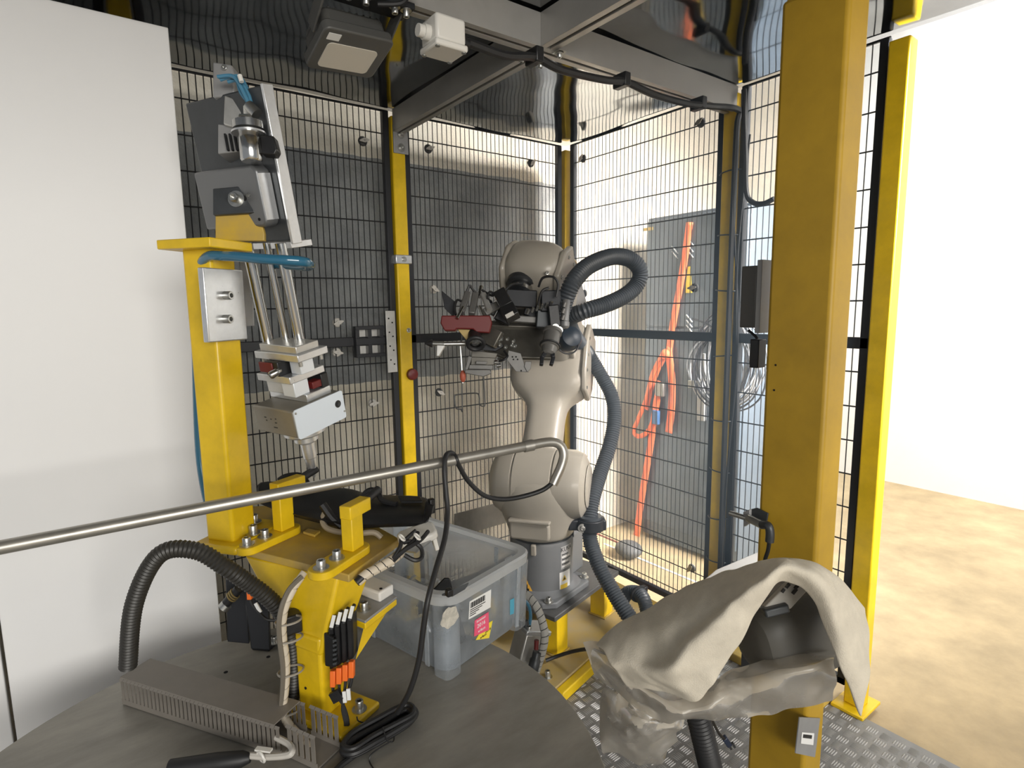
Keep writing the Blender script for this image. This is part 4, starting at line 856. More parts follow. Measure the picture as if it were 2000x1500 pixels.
MB().cyl(at(485, 205, 1.0), at(502, 224, 1.0), .009, .011, 14).build('push_fitting', SCR, rg)
MB().cyl(at(470, 232, 1.0), at(495, 232, 1.0), .008, n=14).build('side_fitting', SCR, rg)
for k in range(4): MB().bar(at(440 + k * 9, 262, 1.035), at(446 + k * 9, 294, 1.035), .003, .006, VF).build('cooling_rib', BLP, rg)
screw(rg, at(474, 262, 1.0), camdir(0, -1, -.3), .004, .004, False)
MB().slab([at(x, y, 1.04) for x, y in ((415, 120), (452, 126), (458, 150), (458, 186), (415, 190))], VF * .03).build('upper_cover', GRY, rg, bevel=.003)
screw(rg, at(439, 133, 1.04), -VF, .005, .004, False)
bt = thing('blue_air_tubes', at(470, 170, 1.0), 'bundle of blue air tubes entering the regulator fitting', 'tube bundle')
for i, pts in enumerate((((425, 150), (452, 148), (465, 160), (478, 185), (490, 208)), ((430, 156), (455, 150), (474, 165), (486, 186), (492, 208)), ((445, 160), (462, 158), (470, 180), (484, 200), (490, 210)), ((452, 150), (468, 150), (482, 172), (490, 195), (493, 210)))):
    MB().tube(spline([at(x, y, 1.0 + .006 * i) for x, y in pts], 6), .0033, 8).build('tube', BLU, bt)
MB().cyl(at(468, 147, .99), at(472, 160, .99), .004, n=8).build('tie', WHT, bt)
MB().tube(spline([at(*p) for p in ((418, 1030, 1.12), (392, 900, 1.12), (384, 700, 1.1), (384, 560, 1.05), (400, 506, .99), (440, 500, .97), (520, 506, .95), (585, 510, .96), (604, 515, .99), (598, 520, 1.03), (540, 516, 1.08))], 8), .0085, 12).build('blue_air_hose', mat('clear_blue_hose', (.025, .13, .22), .12, coat=.6), label='thick translucent blue air hose looping in front of the steel rods', cat='hose')
# ================================================================ clamp posts on the fixture plate
def clamp_post(px, py, label, hgt, leng, fdir, tilt):
    b = atz(px, py, ZP + .014); t = thing('clamp_post', b - V((0, 0, .014)), label, 'clamp', 'yellow clamp posts on the plate')
    fd = V((*fdir, 0)).normalized(); sd = V((-fd.y, fd.x, 0))
    def R4(a0, a1, b0, b1, z): return [V((b.x, b.y, z)) + fd * a + sd * c for a, c in ((a0, b0), (a1, b0), (a1, b1), (a0, b1))]
    M_ = frame(V((b.x, b.y, ZP)), fd, z=(0, 0, 1))
    fpl = MB(M_).prism(rrect(-.105, -.023, .032, .023, .022, 5), 0, .014).build('foot_plate', Y1, t, bevel=.002)
    MB().slab(R4(-.016, .016, -.012, .012, ZP + .014), (0, 0, hgt)).build('upright', Y1, t, bevel=.002)
    MB().slab(R4(-.018, leng, -.012, .012, ZP + .014 + hgt - .004), (0, 0, .024)).build('arm', Y1, t, bevel=.002)
    MB().cyl(V((b.x, b.y, ZP + .026 + hgt)) + fd * leng, V((b.x, b.y, ZP + .034 + hgt)) + fd * (leng + .04), .008, n=16).build('rubber_buffer', BLR, t)
    for a in (-.085, -.045): screw(fpl, V((b.x, b.y, ZP + .014)) + fd * a, (0, 0, 1), .0075, .012)
    return t
fdr = atz(740, 1040, ZP) - atz(645, 1100, ZP)
clamp_post(690, 1070, 'yellow clamp post nearest the viewer under the right end of the black part', .062, .042, (fdr.x, fdr.y), 0)
fd2 = atz(650, 1000, ZP) - atz(560, 1040, ZP)
clamp_post(555, 1032, 'yellow clamp post farther back beside the tall column', .075, .05, (fd2.x, fd2.y), 0)
# ================================================================ black plastic moulding
bp = thing('plastic_moulding', at(700, 1000, 1.12), 'black moulded plastic trim part lying across the yellow clamps', 'plastic part')
def P3(l): return [at(*q) for q in l]
rows = [P3(((500, 940, 1.26), (545, 938, 1.28), (600, 950, 1.28), (650, 952, 1.27), (690, 952, 1.26), (720, 968, 1.25), (738, 964, 1.25), (770, 968, 1.24), (800, 966, 1.23), (830, 970, 1.22), (838, 975, 1.2))),
        P3(((500, 955, 1.2), (545, 955, 1.22), (600, 965, 1.22), (650, 970, 1.2), (690, 972, 1.19), (715, 975, 1.18), (738, 980, 1.18), (770, 985, 1.17), (800, 988, 1.16), (832, 990, 1.15), (845, 992, 1.14))),
        P3(((500, 975, 1.16), (545, 985, 1.16), (600, 995, 1.15), (650, 1000, 1.14), (690, 1002, 1.13), (715, 1005, 1.13), (738, 1008, 1.12), (770, 1006, 1.12), (800, 1004, 1.11), (828, 1003, 1.11), (843, 1002, 1.11))),
        P3(((505, 985, 1.13), (550, 1000, 1.12), (600, 1012, 1.11), (650, 1022, 1.1), (690, 1026, 1.1), (715, 1027, 1.09), (738, 1026, 1.09), (770, 1025, 1.09), (800, 1024, 1.09), (826, 1023, 1.09), (836, 1020, 1.09))),
        P3(((515, 985, 1.16), (560, 1005, 1.15), (610, 1018, 1.14), (655, 1030, 1.13), (692, 1034, 1.13), (715, 1032, 1.12), (738, 1030, 1.12), (770, 1029, 1.11), (800, 1028, 1.11), (826, 1026, 1.11), (834, 1022, 1.12)))]
MB().loft(rows).build('shell', BLP, bp, sub=1, solid=.004)
MB().tube(spline(P3(((545, 938, 1.25), (560, 930, 1.25), (585, 928, 1.25), (598, 940, 1.24), (604, 952, 1.23))), 6), .006, 8).build('rim_bead', BLP, bp)
MB().tube(spline(P3(((706, 976, 1.18), (715, 962, 1.18), (728, 957, 1.18), (740, 966, 1.18), (748, 978, 1.17), (775, 985, 1.16))), 6), .006, 8).build('rim_bead', BLP, bp)
mb = MB(); mb.slab(P3(((776, 972, 1.19), (822, 974, 1.18), (826, 984, 1.15), (784, 985, 1.16))), (0, 0, .006)); mb.build('raised_pad', BLP, bp, bevel=.003)
MB().slab(P3(((830, 980, 1.15), (846, 990, 1.14), (843, 1004, 1.10), (832, 1022, 1.09), (826, 1022, 1.09), (828, 1002, 1.1))), VF * .02).build('end_cap', BLP, bp, bevel=.003)
MB().box(at(843, 988, 1.16), (.012, .012, .03)).build('end_clip', BLP, bp, bevel=.002)
MB().tube(spline(P3(((630, 985, 1.12), (648, 1010, 1.12), (668, 1028, 1.12))), 5), .008, 8).build('rib', BLP, bp)
# tan cable + small bits under it
MB().tube(spline(P3(((634, 1002, 1.13), (630, 1018, 1.12), (640, 1032, 1.11), (668, 1040, 1.1), (700, 1042, 1.1), (730, 1040, 1.1), (745, 1050, 1.1))), 6), .0055, 8).build('tan_cable', mat('tan_cable', (.30, .25, .18), .5), label='thin tan cable under the black plastic part', cat='cable')
MB().slab([atz(x, y, ZP + .001) for x, y in ((592, 1043), (615, 1050), (626, 1041), (602, 1036))], (0, 0, .005)).build('spacer_plate', YD, bevel=.001, label='small loose spacer plate on the yellow top plate', cat='plate')
# ================================================================ white sensor bracket with cables at the plate's right end
wk = thing('cable_holder', at(815, 1050, 1.06), 'white plastic cable holder with looped black cables over the storage box', 'cable holder')
Mw = frame(at(815, 1046, 1.08), camdir(1, -.3, .3), z=camdir(0, -1, -.35))
mb = MB(Mw); mb.prism(rrect(-.036, -.024, .036, .024, .012), -.008, .008); mb.build('body', WHT, wk, bevel=.005, seg=3)
mb = MB(Mw); mb.box((.028, .0, -.02), (.008, .03, .035)); mb.build('leg', WHT, wk, bevel=.002)
MB().slab(P3(((780, 1074, 1.06), (812, 1078, 1.04), (842, 1056, 1.06), (836, 1050, 1.1))), (0, 0, -.003)).build('tray', clear('smoky_film', (.8, .8, .8), .4, .1, diff=.3), wk)
for pts in (((762, 1098, 1.0), (785, 1078, 1.0), (808, 1056, 1.02), (816, 1040, 1.04)), ((764, 1100, 1.0), (790, 1075, 1.0), (820, 1056, 1.02), (836, 1038, 1.05)), ((790, 1084, 1.0), (810, 1094, 1.0), (824, 1088, 1.01), (822, 1070, 1.02), (805, 1058, 1.02), (788, 1060, 1.02)), ((784, 1052, 1.02), (782, 1066, 1.01), (772, 1085, 1.0), (763, 1098, 1.0)), ((786, 1060, 1.02), (798, 1048, 1.03), (812, 1036, 1.04))):
    MB().tube(spline(P3(pts), 6), .0038, 7).build('cable', BLR, wk)
for x, y in ((815, 1048), (763, 1099), (785, 1050)): MB().ring(at(x, y, 1.01), camdir(1, -1, 0), .007, .0018, 14, 5).build('cable_tie', WHT, wk)
# ================================================================ pipe across the picture
PIPE = mat('galvanised_pipe', (.42, .40, .36), .35, .75, var=.15, vscale=20)
pi = thing('bent_pipe', at(438, 985, .92), 'grey metal pipe with hooked end running across in front of the robot', 'pipe')
MB().tube([at(438, 985, .92) * 2.1 - at(1030, 871, 1.18) * 1.1, at(438, 985, .92), at(1030, 871, 1.18)], .0100, 20).build('tube', PIPE, pi)
hook = [at(*q) for q in ((1026, 872, 1.178), (1060, 865, 1.195), (1082, 864, 1.205), (1096, 872, 1.21), (1101, 888, 1.21), (1096, 910, 1.205), (1085, 935, 1.20), (1080, 946, 1.198))]
MB().tube(spline(hook, 8), .0098, 18).build('hook', PIPE, pi)
MB().cyl(at(1023, 872.5, 1.177), at(1041, 869, 1.185), .0118, n=20).build('coupling', PIPE, pi)
# cable from pipe end, looping over the pipe, down to the coil on the table
kc = thing('black_cable', at(870, 900, 1.1), 'black cable hooked over the pipe and hanging down to the table', 'cable')
k_ = [at(*q) for q in ((1082, 940, 1.20), (1060, 957, 1.2), (1020, 970, 1.19), (980, 975, 1.17), (945, 967, 1.15), (915, 940, 1.13), (898, 912, 1.11), (892, 898, 1.10), (886, 887, 1.105), (877, 885, 1.09), (870, 893, 1.075), (868, 920, 1.065), (871, 960, 1.06), (874, 1000, 1.05), (869, 1050, 1.02), (852, 1110, .98), (836, 1170, .95), (828, 1220, .95), (818, 1290, .96), (800, 1350, .97), (776, 1392, .985))]
MB().tube(spline(k_, 8), .0048, 10).build('cable', BLR, kc)
ck = thing('cable_coil', atz(750, 1430, ZT), 'bundle of coiled black cable tied and lying on the turntable', 'cable coil')
rnd = random.Random(3)
for k in range(9):
    pts = []; o1 = (rnd.random() - .5); o2 = (rnd.random() - .5); zz = ZT + .005 + .0038 * (k // 2) + .002 * rnd.random()
    for px, py in ((672 + o1 * 8, 1462 + o2 * 14), (690 + o1 * 6, 1440 + o2 * 20), (740 + o1 * 6, 1412 + o2 * 20), (790 + o1 * 10, 1384 + o2 * 14), (808 + o1 * 10, 1388 + o2 * 14), (806 + o1 * 8, 1402 + o2 * 12), (780, 1418 + o2 * 16), (730, 1446 + o2 * 20), (690, 1468 + o2 * 14)): pts.append(atz(px, py, zz))
    MB().tube(spline(pts, 7, True), .0048, 8, True).build('cable_turn', BLR, ck)
MB().tube(spline([atz(x, y, ZT + .006) for x, y in ((700, 1470), (680, 1484), (660, 1500), (635, 1530))], 5), .0048, 8).build('cable_end', BLR, ck)
for pts in (((697, 1400), (700, 1408), (715, 1412), (733, 1408), (737, 1416)), ((748, 1420), (756, 1446), (768, 1448), (770, 1436)), ((764, 1448), (740, 1462), (724, 1475), (722, 1488), (730, 1502))):
    MB().tube(spline([atz(x, y, ZT + .03 - .01 * i) for i, (x, y) in enumerate(pts)][:3] + [atz(x, y, ZT + .003) for x, y in pts[3:]], 5), .0012, 5).build('tie_wire', BLR, ck)
# ================================================================ sensor distributor with orange plugs on the pillar
vd = thing('connector_block', at(668, 1260, .99), 'black four-way connector block with orange plugs on the yellow pillar', 'connector')
for k in range(4):
    x = 650 + k * 12; y = 1224 - k * 6
    cbod = MB().slab(P3(((x - 10, y + 6, .975), (x - 4, y, .977), (x + 2, y - 4, .98), (x + 5, y + 80, .995), (x - 7, y + 86, .99))), VF * .03).build('connector_body', BLP, vd, bevel=.003)
    MB().bar(at(x + 1, y + 84, .985), at(x + 1, y + 116, .985), .0092, .012, VF).build('orange_plug', ORG, cbod, bevel=.0015)
    MB().tube(spline(P3(((x + 1, y + 114, .985), (x + 2 - k, y + 130, .985), (672 - k, 1380, .985), (680 - k * 2, 1420, .985), (664 - k * 4, 1450, .985), (640 - k * 5, 1468, .98))), 6), .0026, 6).build('cable', BLR, vd)
    MB().tube(spline(P3(((x - 2, y + 6, .98), (x - 1, y - 8, .985), (x + 6, y - 25, 1.0))), 5), .0034, 6).build('cable', BLR, vd)
    MB().bar(at(x - 3, y + 2, .975), at(x + 3, y - 22, .985), .006, .003, VF).build('cable_marker', LBL, cbod)
MB().slab(P3(((632, 1236, .98), (652, 1246, .97), (656, 1306, .975), (634, 1302, .98))), VF * .02).build('side_body', BLP, vd, bevel=.003)
for k in range(6): MB().bar(at(654, 1248 + k * 9, .968), at(655, 1252 + k * 9, .968), .006, .006, VF).build('latch_tab', DGR, vd)
for x, y in ((672, 1350), (680, 1345)): MB().bar(at(x, y, .978), at(x + 2, y + 22, .978), .006, .003, VF).build('cable_marker', LBL, vd)
MB().bar(at(652, 1350, .978), at(662, 1368, .978), .018, .008, VF).build('black_tag', BLP, vd)
# ================================================================ corrugated conduit and white wrapped cable down the pillar
cc = thing('corrugated_conduit', at(560, 1300, 1.0), 'dark corrugated conduit running down the left side of the yellow pillar', 'conduit')
ribbed([at(*p) for p in ((250, 1300, 1.0), (262, 1180, .96), (310, 1085, .94), (380, 1075, .94), (440, 1108, .95), (480, 1135, .97), (515, 1160, .985), (545, 1190, 1.0), (562, 1225, 1.01), (570, 1262, 1.02), (574, 1310, 1.035), (572, 1350, 1.045), (562, 1385, 1.05), (545, 1405, 1.05))], .0145, .0032, 14, .14).build('corrugated_tube', mat('brown_black_conduit', (.028, .026, .022), .45), cc, angle=30)
MB().box(at(566, 1215, 1.0), (.035, .03, .035)).build('clamp', BLP, cc, bevel=.003)
wc = thing('white_cable', at(555, 1290, .97), 'off-white spiral-wrapped cable curving down beside the conduit', 'cable')
OWH = mat('off_white_wrap', (.60, .53, .42), .5)
spiral_wrap(wc, [at(*p) for p in ((594, 1118, .98), (575, 1145, .965), (560, 1175, .955), (552, 1205, .955), (552, 1245, .965), (558, 1290, .975), (557, 1340, .98), (552, 1390, .985), (562, 1412, .985), (582, 1435, .98), (600, 1455, .96), (618, 1485, .94), (626, 1520, .92))], .0070, OWH, OWH, .02)
for x, y, d in ((553, 1214, .96), (556, 1248, .968), (558, 1312, .98), (553, 1388, .99)): MB().ring(at(x + 10, y - 2, d + .012), camdir(.1, 1, 0), .021, .0018, 20, 5).build('cable_tie', mat('clear_tie', (.35, .32, .27), .4), wc)
MB().tube(spline(P3(((590, 1126, .97), (566, 1150, .955), (552, 1180, .945), (545, 1215, .945), (546, 1250, .955), (552, 1300, .965), (552, 1340, .972), (548, 1385, .98))), 6), .0042, 7).build('brown_cable', mat('brown_grey_cable', (.16, .14, .11), .5), label='brownish cable alongside the white wrapped cable', cat='cable')
# ================================================================ slotted wiring ducts
DU = mat('wiring_duct_plastic', (.21, .19, .165), .5, var=.1, vscale=20)
def duct(label, pa, pb, nf, wid, hgt, lid=None):
    a, b = atz(*pa, ZT + .001), atz(*pb, ZT + .001); t = thing('wiring_duct', (a + b) / 2, label, 'wiring duct', 'slotted wiring ducts')
    d = (b - a); L = d.length; d.normalize(); s_ = V((-d.y, d.x, 0))
    MB().slab([a, b, b + s_ * wid, a + s_ * wid], (0, 0, .003)).build('base', DU, t)
    fin = None
    for sd in (0, wid):
        sw_ = MB().bar(a + s_ * sd + V((0, 0, .006)), b + s_ * sd + V((0, 0, .006)), .002, .01).build('side_wall', DU, t)
        for k in range(nf):
            p = a + d * (L * (k + .5) / nf) + s_ * sd
            if fin is None:
                mb = MB(); w_ = L / nf * .62; mb.add([p + d * x + s_ * y + V((0, 0, z)) for x, y, z in ((-w_ / 2, -.0008, .008), (w_ / 2, -.0008, .008), (w_ / 2, .0008, .008), (-w_ / 2, .0008, .008), (-w_ / 2, -.0008, hgt - .006), (w_ / 2, -.0008, hgt - .006), (w_ / 2, .0008, hgt - .006), (-w_ / 2, .0008, hgt - .006), (-w_ / 2 * 1.5, -.003, hgt - .003), (w_ / 2 * 1.5, -.003, hgt - .003), (w_ / 2 * 1.5, .001, hgt), (-w_ / 2 * 1.5, .001, hgt))], [(0, 1, 5, 4), (1, 2, 6, 5), (2, 3, 7, 6), (3, 0, 4, 7), (4, 5, 9, 8), (5, 6, 10, 9), (6, 7, 11, 10), (7, 4, 8, 11), (8, 9, 10, 11)])
                fin = mb.build('fin', DU, sw_); f0p = p
            else: copyobj(fin, wloc(fin) + (p - f0p), sw_)
    if lid: MB().slab([a + V((0, 0, hgt)), a + d * (L * lid) + V((0, 0, hgt)), a + d * (L * lid) + s_ * wid + V((0, 0, hgt)), a + s_ * wid + V((0, 0, hgt))], (0, 0, .002)).build('lid', DU, t)
duct('long grey slotted wiring duct along the lower left edge of the turntable', (240, 1375), (550, 1478), 38, .06, .052, .97)
duct('short grey slotted wiring duct in front of the pillar foot', (563, 1478), (620, 1505), 5, .05, .058)
# cables and plug at the lower left
MB().tube(spline([atz(*p) for p in ((540, 1440, ZT + .03), (566, 1455, ZT + .03), (570, 1470, ZT + .03), (555, 1476, ZT + .025), (520, 1478, ZT + .02), (490, 1476, ZT + .02), (470, 1477, ZT + .02))], 6), .0052, 8).build('white_cable_end', mat('pale_cable', (.55, .52, .47), .45), label='pale cable leading into a black plug at the lower left', cat='cable')
pg = thing('cable_plug', atz(440, 1480, ZT), 'black tapered cable plug lying by the wiring duct', 'plug')
MB().lathe([(.007, 0), (.012, .012), (.014, .05), (.013, .12)], atz(489, 1480, ZT + .018), atz(400, 1492, ZT + .016) - atz(489, 1480, ZT + .018), 20).build('body', BLR, pg)
MB().ring(atz(510, 1478, ZT + .022), V((1, .3, .2)), .009, .0022, 16, 6).build('white_tie', WHT, pg)
MB().bar(atz(500, 1462, ZT + .032), atz(530, 1466, ZT + .032), .008, .003).build('white_tag', WHT, pg)
# ================================================================ black brackets and sensors at the left, behind the conduit
for i, (pts, d, lab) in enumerate(((((440, 1120), (478, 1125), (487, 1258), (444, 1254)), 1.14, 'black sensor bracket at the left edge of the turntable'), (((476, 1150), (508, 1148), (524, 1175), (527, 1270), (490, 1268)), 1.11, 'black sensor bracket with orange plug behind the conduit'))):
    t = thing('sensor_bracket', at(pts[-1][0], pts[-1][1], d), lab, 'bracket', 'black sensor brackets')
    MB().slab([at(x, y, d) for x, y in pts], V((.35, .9, 0)).normalized() * .02).build('plate', BLK, t, bevel=.002)
    if i:
        MB().slab([atz(x, y, ZT) for x, y in ((492, 1270), (526, 1273), (548, 1252), (520, 1245))], (0, 0, .01)).build('foot', BLK, t, bevel=.002); screw(t, atz(536, 1255, ZT + .01), (0, 0, 1), .006, .012)
        MB().bar(at(488, 1150, 1.08), at(489, 1170, 1.08), .009, .012, VF).build('orange_plug', ORG, t, bevel=.002)
        MB().bar(at(499, 1178, 1.08), at(509, 1196, 1.08), .006, .003, VF).build('cable_marker', LBL, t)
        MB().tube(spline(P3(((489, 1170, 1.08), (494, 1182, 1.08), (508, 1198, 1.08), (522, 1210, 1.07), (540, 1212, 1.05))), 5), .0028, 6).build('cable', BLR, t)
    else:
        for k in range(3): MB().ring(at(452 + k * 3.5, 1166 - k * 3.5, 1.11), camdir(1, -.8, 0), .010, .0016, 16, 5).build('sensor_ring', mat('brass_ring%d' % k, (.35, .27, .12), .4, .7), t)
        MB().cyl(at(436, 1185, 1.11), at(466, 1150, 1.11), .009, n=14).build('sensor_barrel', BLP, t)
        MB().lathe([(.011, 0), (.011, .01), (.006, .01)], at(443, 1180, 1.11), camdir(-.7, .8, -.2), 16).build('sensor_nut', SCR, t)
# ================================================================ near yellow column at the right
nc = thing('machine_column', (1.135, .56, 0), 'broad yellow machine column close at the right edge', 'column')
x0, x1, y0, y1 = 1.098, 1.175, .505, .628
MB().slab([V((x, y, 0)) for x, y in ((x0, y0), (x1, y0), (x1, y1), (x0, y1))], (0, 0, 1.752)).build('tube', YN, nc, bevel=.008, seg=3)
MB().slab([V((x, y, 1.745)) for x, y in ((x0 + .006, y0 + .006), (x1 - .006, y0 + .006), (x1 - .006, y1 - .006), (x0 + .006, y1 - .006))], (0, 0, .012)).build('end_cap', YN, nc, bevel=.004)
for px, py in ((1515, 713), (1512, 762)): MB().lathe([(.0022, 0), (.0022, .0006)], atx(px, py, x0), (-1, 0, 0), 8).build('paint_chip', HOLE, nc)
pl = [aty(x, y, y0 - .001) for x, y in ((1560, 1400), (1600, 1402), (1590, 1478), (1552, 1470))]
MB().slab(pl, (0, -.002, 0)).build('cover_plate', GRY, nc)
MB().slab([aty(x, y, y0 - .0036) for x, y in ((1566, 1430), (1590, 1432), (1588, 1455), (1564, 1452))], (0, -.0005, 0)).build('sticker', LBL, nc)
MB().slab([aty(x, y, y0 - .0042) for x, y in ((1569, 1434), (1586, 1436), (1585, 1443), (1568, 1441))], (0, -.0004, 0)).build('sticker_print', INK, nc)
# switch box on the rear of the column
sb = thing('switch_box', atx(1475, 580, 1.14), 'dark grey switch box fixed to the back of the near yellow column', 'switch box')
c = atx(1474, 580, 1.15); M = frame(c, (0, -1, 0), z=(0, 0, 1))
mb = MB(M); mb.box((0, 0, 0), (.034, .05, .128)); mb.build('housing', mat('dark_box_grey', (.06, .058, .055), .5), sb, bevel=.002)
mb = MB(M); mb.box((.023, 0, 0), (.011, .05, .15)); mb.build('mounting_rail', GRY, sb, bevel=.001)
MB().box(atx(1480, 690, 1.14), (.03, .02, .06)).build('hinge_block', BLK, sb, bevel=.002)
cable_run('cable', [atx(x, y, 1.15) for x, y in ((1462, 645), (1470, 652), (1478, 660), (1482, 672))], .003, BLR, sb)
# proximity sensor bracket
ps = thing('sensor_mount', atx(1470, 1010, 1.08), 'small metal sensor mount with cable on the near yellow column', 'sensor')
q = lambda x, y, o=1.075: atx(x, y, o)
MB().cyl(q(1426, 1002, 1.09), q(1458, 1012, 1.09), .0058, n=14).build('sensor_barrel', SCR, ps)
MB().slab([q(x, y, 1.085) for x, y in ((1451, 1000), (1464, 995), (1463, 1022), (1452, 1029))], V((.006, -.002, 0))).build('clamp_plate', GRY, ps, bevel=.001)
MB().slab([q(x, y, 1.092) for x, y in ((1458, 997), (1478, 992), (1500, 1003), (1497, 1020), (1478, 1020), (1463, 1008))], V((.004, 0, 0))).build('bracket', DGR, ps, bevel=.001)
MB().cyl(q(1462, 1012, 1.08), q(1490, 1026, 1.07), .0085, n=16).build('sensor_nut', SCR, ps)
MB().tube(spline([q(1488, 1025, 1.065), q(1500, 1027, 1.06), q(1504, 1040, 1.06), q(1503, 1058, 1.06)], 6), .0085, 12).build('plug', DGR, ps)
MB().tube(spline([q(1503, 1055, 1.06), q(1500, 1075, 1.06), q(1494, 1095, 1.06), q(1490, 1130, 1.06)], 6), .004, 8).build('cable', BLR, ps)
# grey floor box behind the cloth
gb_ = thing('floor_box', atz(1420, 1120, .42), 'light grey sheet-metal box behind the draped cloth', 'box')
tp = [atz(x, y, .42) for x, y in ((1352, 1150), (1398, 1112), (1478, 1078), (1560, 1090), (1500, 1180), (1382, 1168))]
for p in (tp[1], tp[2], tp[3]): MB().bx((p.x - .045, p.y - .02, 0), (p.x - .015, p.y + .01, .3)).build('leg', BLK, gb_)
MB().slab([V((p.x, p.y, .29)) for p in tp], (0, 0, .13)).build('housing', mat('light_grey_box', (.40, .39, .37), .5), gb_, bevel=.004)
MB().lathe([(.006, 0), (.006, .0008)], atz(1366, 1148, .42), (0, 0, 1), 12).build('hole', HOLE, gb_)
# ================================================================ covered device: body, felt cloth, plastic film
dv = thing('covered_device', at(1540, 1215, .95), 'dark grey rounded machine housing partly covered by felt at the lower right', 'machine housing')
DVM = mat('olive_grey_housing', (.085, .08, .068), .5, var=.15, vscale=8)
a0 = camdir(1, -.25, .25); u0 = camdir(.25, 1, 0); u0 = (u0 - a0 * u0.dot(a0)).normalized(); n0 = a0.cross(u0); cc_ = at(1550, 1225, 1.0)
mb = MB(); mb.loft([ell(cc_ + a0 * h, a, b, u0, n0, 28, 3) for h, a, b in ((-.095, .03, .03), (-.085, .055, .05), (-.06, .068, .06), (0, .075, .065), (.06, .076, .066), (.085, .05, .05))], True, True); mb.build('body', DVM, dv, sub=1)
MB().slab([at(x, y, .915) for x, y in ((1492, 1188), (1535, 1145), (1575, 1112), (1590, 1140), (1545, 1190))], VF * .012).build('name_plate', mat('pale_plate', (.42, .40, .36), .5), dv, bevel=.002)
for a, b in (((1535, 1148), (1542, 1140)), ((1527, 1157), (1532, 1150)), ((1552, 1150), (1560, 1142)), ((1548, 1160), (1556, 1150))): MB().bar(at(*a, .912), at(*b, .912), .004, .003, VF).build('plate_mark', INK, dv)
MB().bar(at(1490, 1196, .915), at(1537, 1184, .915), .014, .02, VF).build('ledge', DGR, dv, bevel=.003)
FELT = mat('felt_cloth', (.66, .60, .49), .95, var=.12, vscale=30, bump=.25, bscale=500)
R_ = lambda l: [at(*q) for q in l]
rows = [R_(((1165, 1262, 1.0), (1200, 1224, 1.0), (1250, 1198, 1.0), (1300, 1168, .98), (1350, 1143, .96), (1400, 1122, .94), (1450, 1108, .92), (1500, 1095, .90), (1540, 1092, .88), (1600, 1106, .87), (1650, 1140, .89), (1690, 1190, .91))),
 R_(((1180, 1275, .97), (1220, 1252, .95), (1270, 1235, .93), (1310, 1215, .91), (1350, 1190, .9), (1390, 1168, .885), (1440, 1147, .87), (1490, 1114, .86), (1535, 1098, .85), (1600, 1114, .845), (1652, 1165, .86), (1694, 1225, .885))),
 R_(((1190, 1290, .95), (1230, 1284, .925), (1276, 1285, .90), (1312, 1272, .882), (1350, 1236, .875), (1386, 1206, .865), (1436, 1172, .85), (1484, 1130, .84), (1533, 1101, .835), (1600, 1122, .83), (1654, 1195, .84), (1696, 1265, .865))),
 R_(((1200, 1304, .945), (1240, 1304, .915), (1275, 1312, .885), (1308, 1310, .855), (1345, 1266, .845), (1380, 1236, .835), (1425, 1197, .825), (1475, 1147, .82), (1530, 1106, .82), (1600, 1132, .82), (1654, 1225, .825), (1698, 1310, .85))),
 R_(((1210, 1320, .96), (1255, 1326, .93), (1300, 1338, .9), (1334, 1340, .872), (1370, 1310, .858), (1402, 1275, .848), (1440, 1228, .84), (1483, 1172, .835), (1530, 1122, .83), (1598, 1148, .82), (1650, 1262, .82), (1694, 1358, .85))),
 R_(((1225, 1340, .97), (1270, 1345, .94), (1322, 1358, .91), (1362, 1368, .885), (1388, 1338, .87), (1412, 1302, .865), (1445, 1250, .855), (1480, 1192, .85), (1522, 1138, .85), (1590, 1168, .835), (1640, 1300, .835), (1684, 1405, .86)))]
rows = [spline(r, 6) for r in rows]; rows = list(zip(*[spline(list(c), 4) for c in zip(*rows)]))
rows = [[p + VF * (.008 * noise.noise(p * 22) + .008 * abs(noise.noise(p * 17 + V((3, 1, 2))))) + V((0, 0, .005 * noise.noise(p * 40) + .0012 * noise.noise(p * 260))) for p in r] for r in rows]
fc_ = MB().loft(rows).build('felt_cloth', FELT, sub=1, solid=.006, angle=180, label='cream felt cloth draped over the device at the lower right', cat='cloth')
FILM = clear('milky_film', (.95, .92, .86), .03, .25, diff=.8, dcol=(.70, .65, .56), var=.14, fm=.6)
def film(name, rows, label, amp=.022, sc=13, dens=6):
    rr = [spline(R_(r), dens) for r in rows]; cols = list(zip(*rr)); cols = [spline(list(c), dens) for c in cols]; rr = list(zip(*cols))
    rr = [[p + VF * (amp * .8 * noise.noise(p * sc) + amp * 1.1 * abs(noise.noise(p * sc * 1.1 + V((4, 1, 7)))) + amp * .35 * abs(noise.noise(p * sc * 2.6))) + VD * (amp * .5 * noise.noise(p * sc + V((9, 3, 1)))) for p in r] for r in rr]
    return MB().loft(rr).build(name, FILM, angle=32, sub=1, label=label, cat='plastic film')
film('plastic_film', [((1140, 1262, 1.05), (1172, 1264, 1.04), (1212, 1295, 1.02), (1262, 1320, 1.0), (1320, 1340, .98), (1380, 1335, .96), (1440, 1300, .95), (1500, 1290, .94), (1560, 1285, .93), (1640, 1280, .92)),
 ((1152, 1292, 1.04), (1187, 1312, 1.0), (1232, 1337, .97), (1282, 1367, .95), (1332, 1390, .93), (1392, 1380, .92), (1450, 1350, .91), (1510, 1330, .9), (1565, 1320, .89), (1640, 1310, .88)),
 ((1160, 1318, 1.06), (1200, 1352, 1.02), (1240, 1382, .99), (1290, 1404, .97), (1340, 1408, .96), (1390, 1404, .95), (1450, 1398, .94), (1510, 1392, .93), (1565, 1385, .92), (1640, 1380, .91))], 'milky plastic film wrapped below the felt cloth')
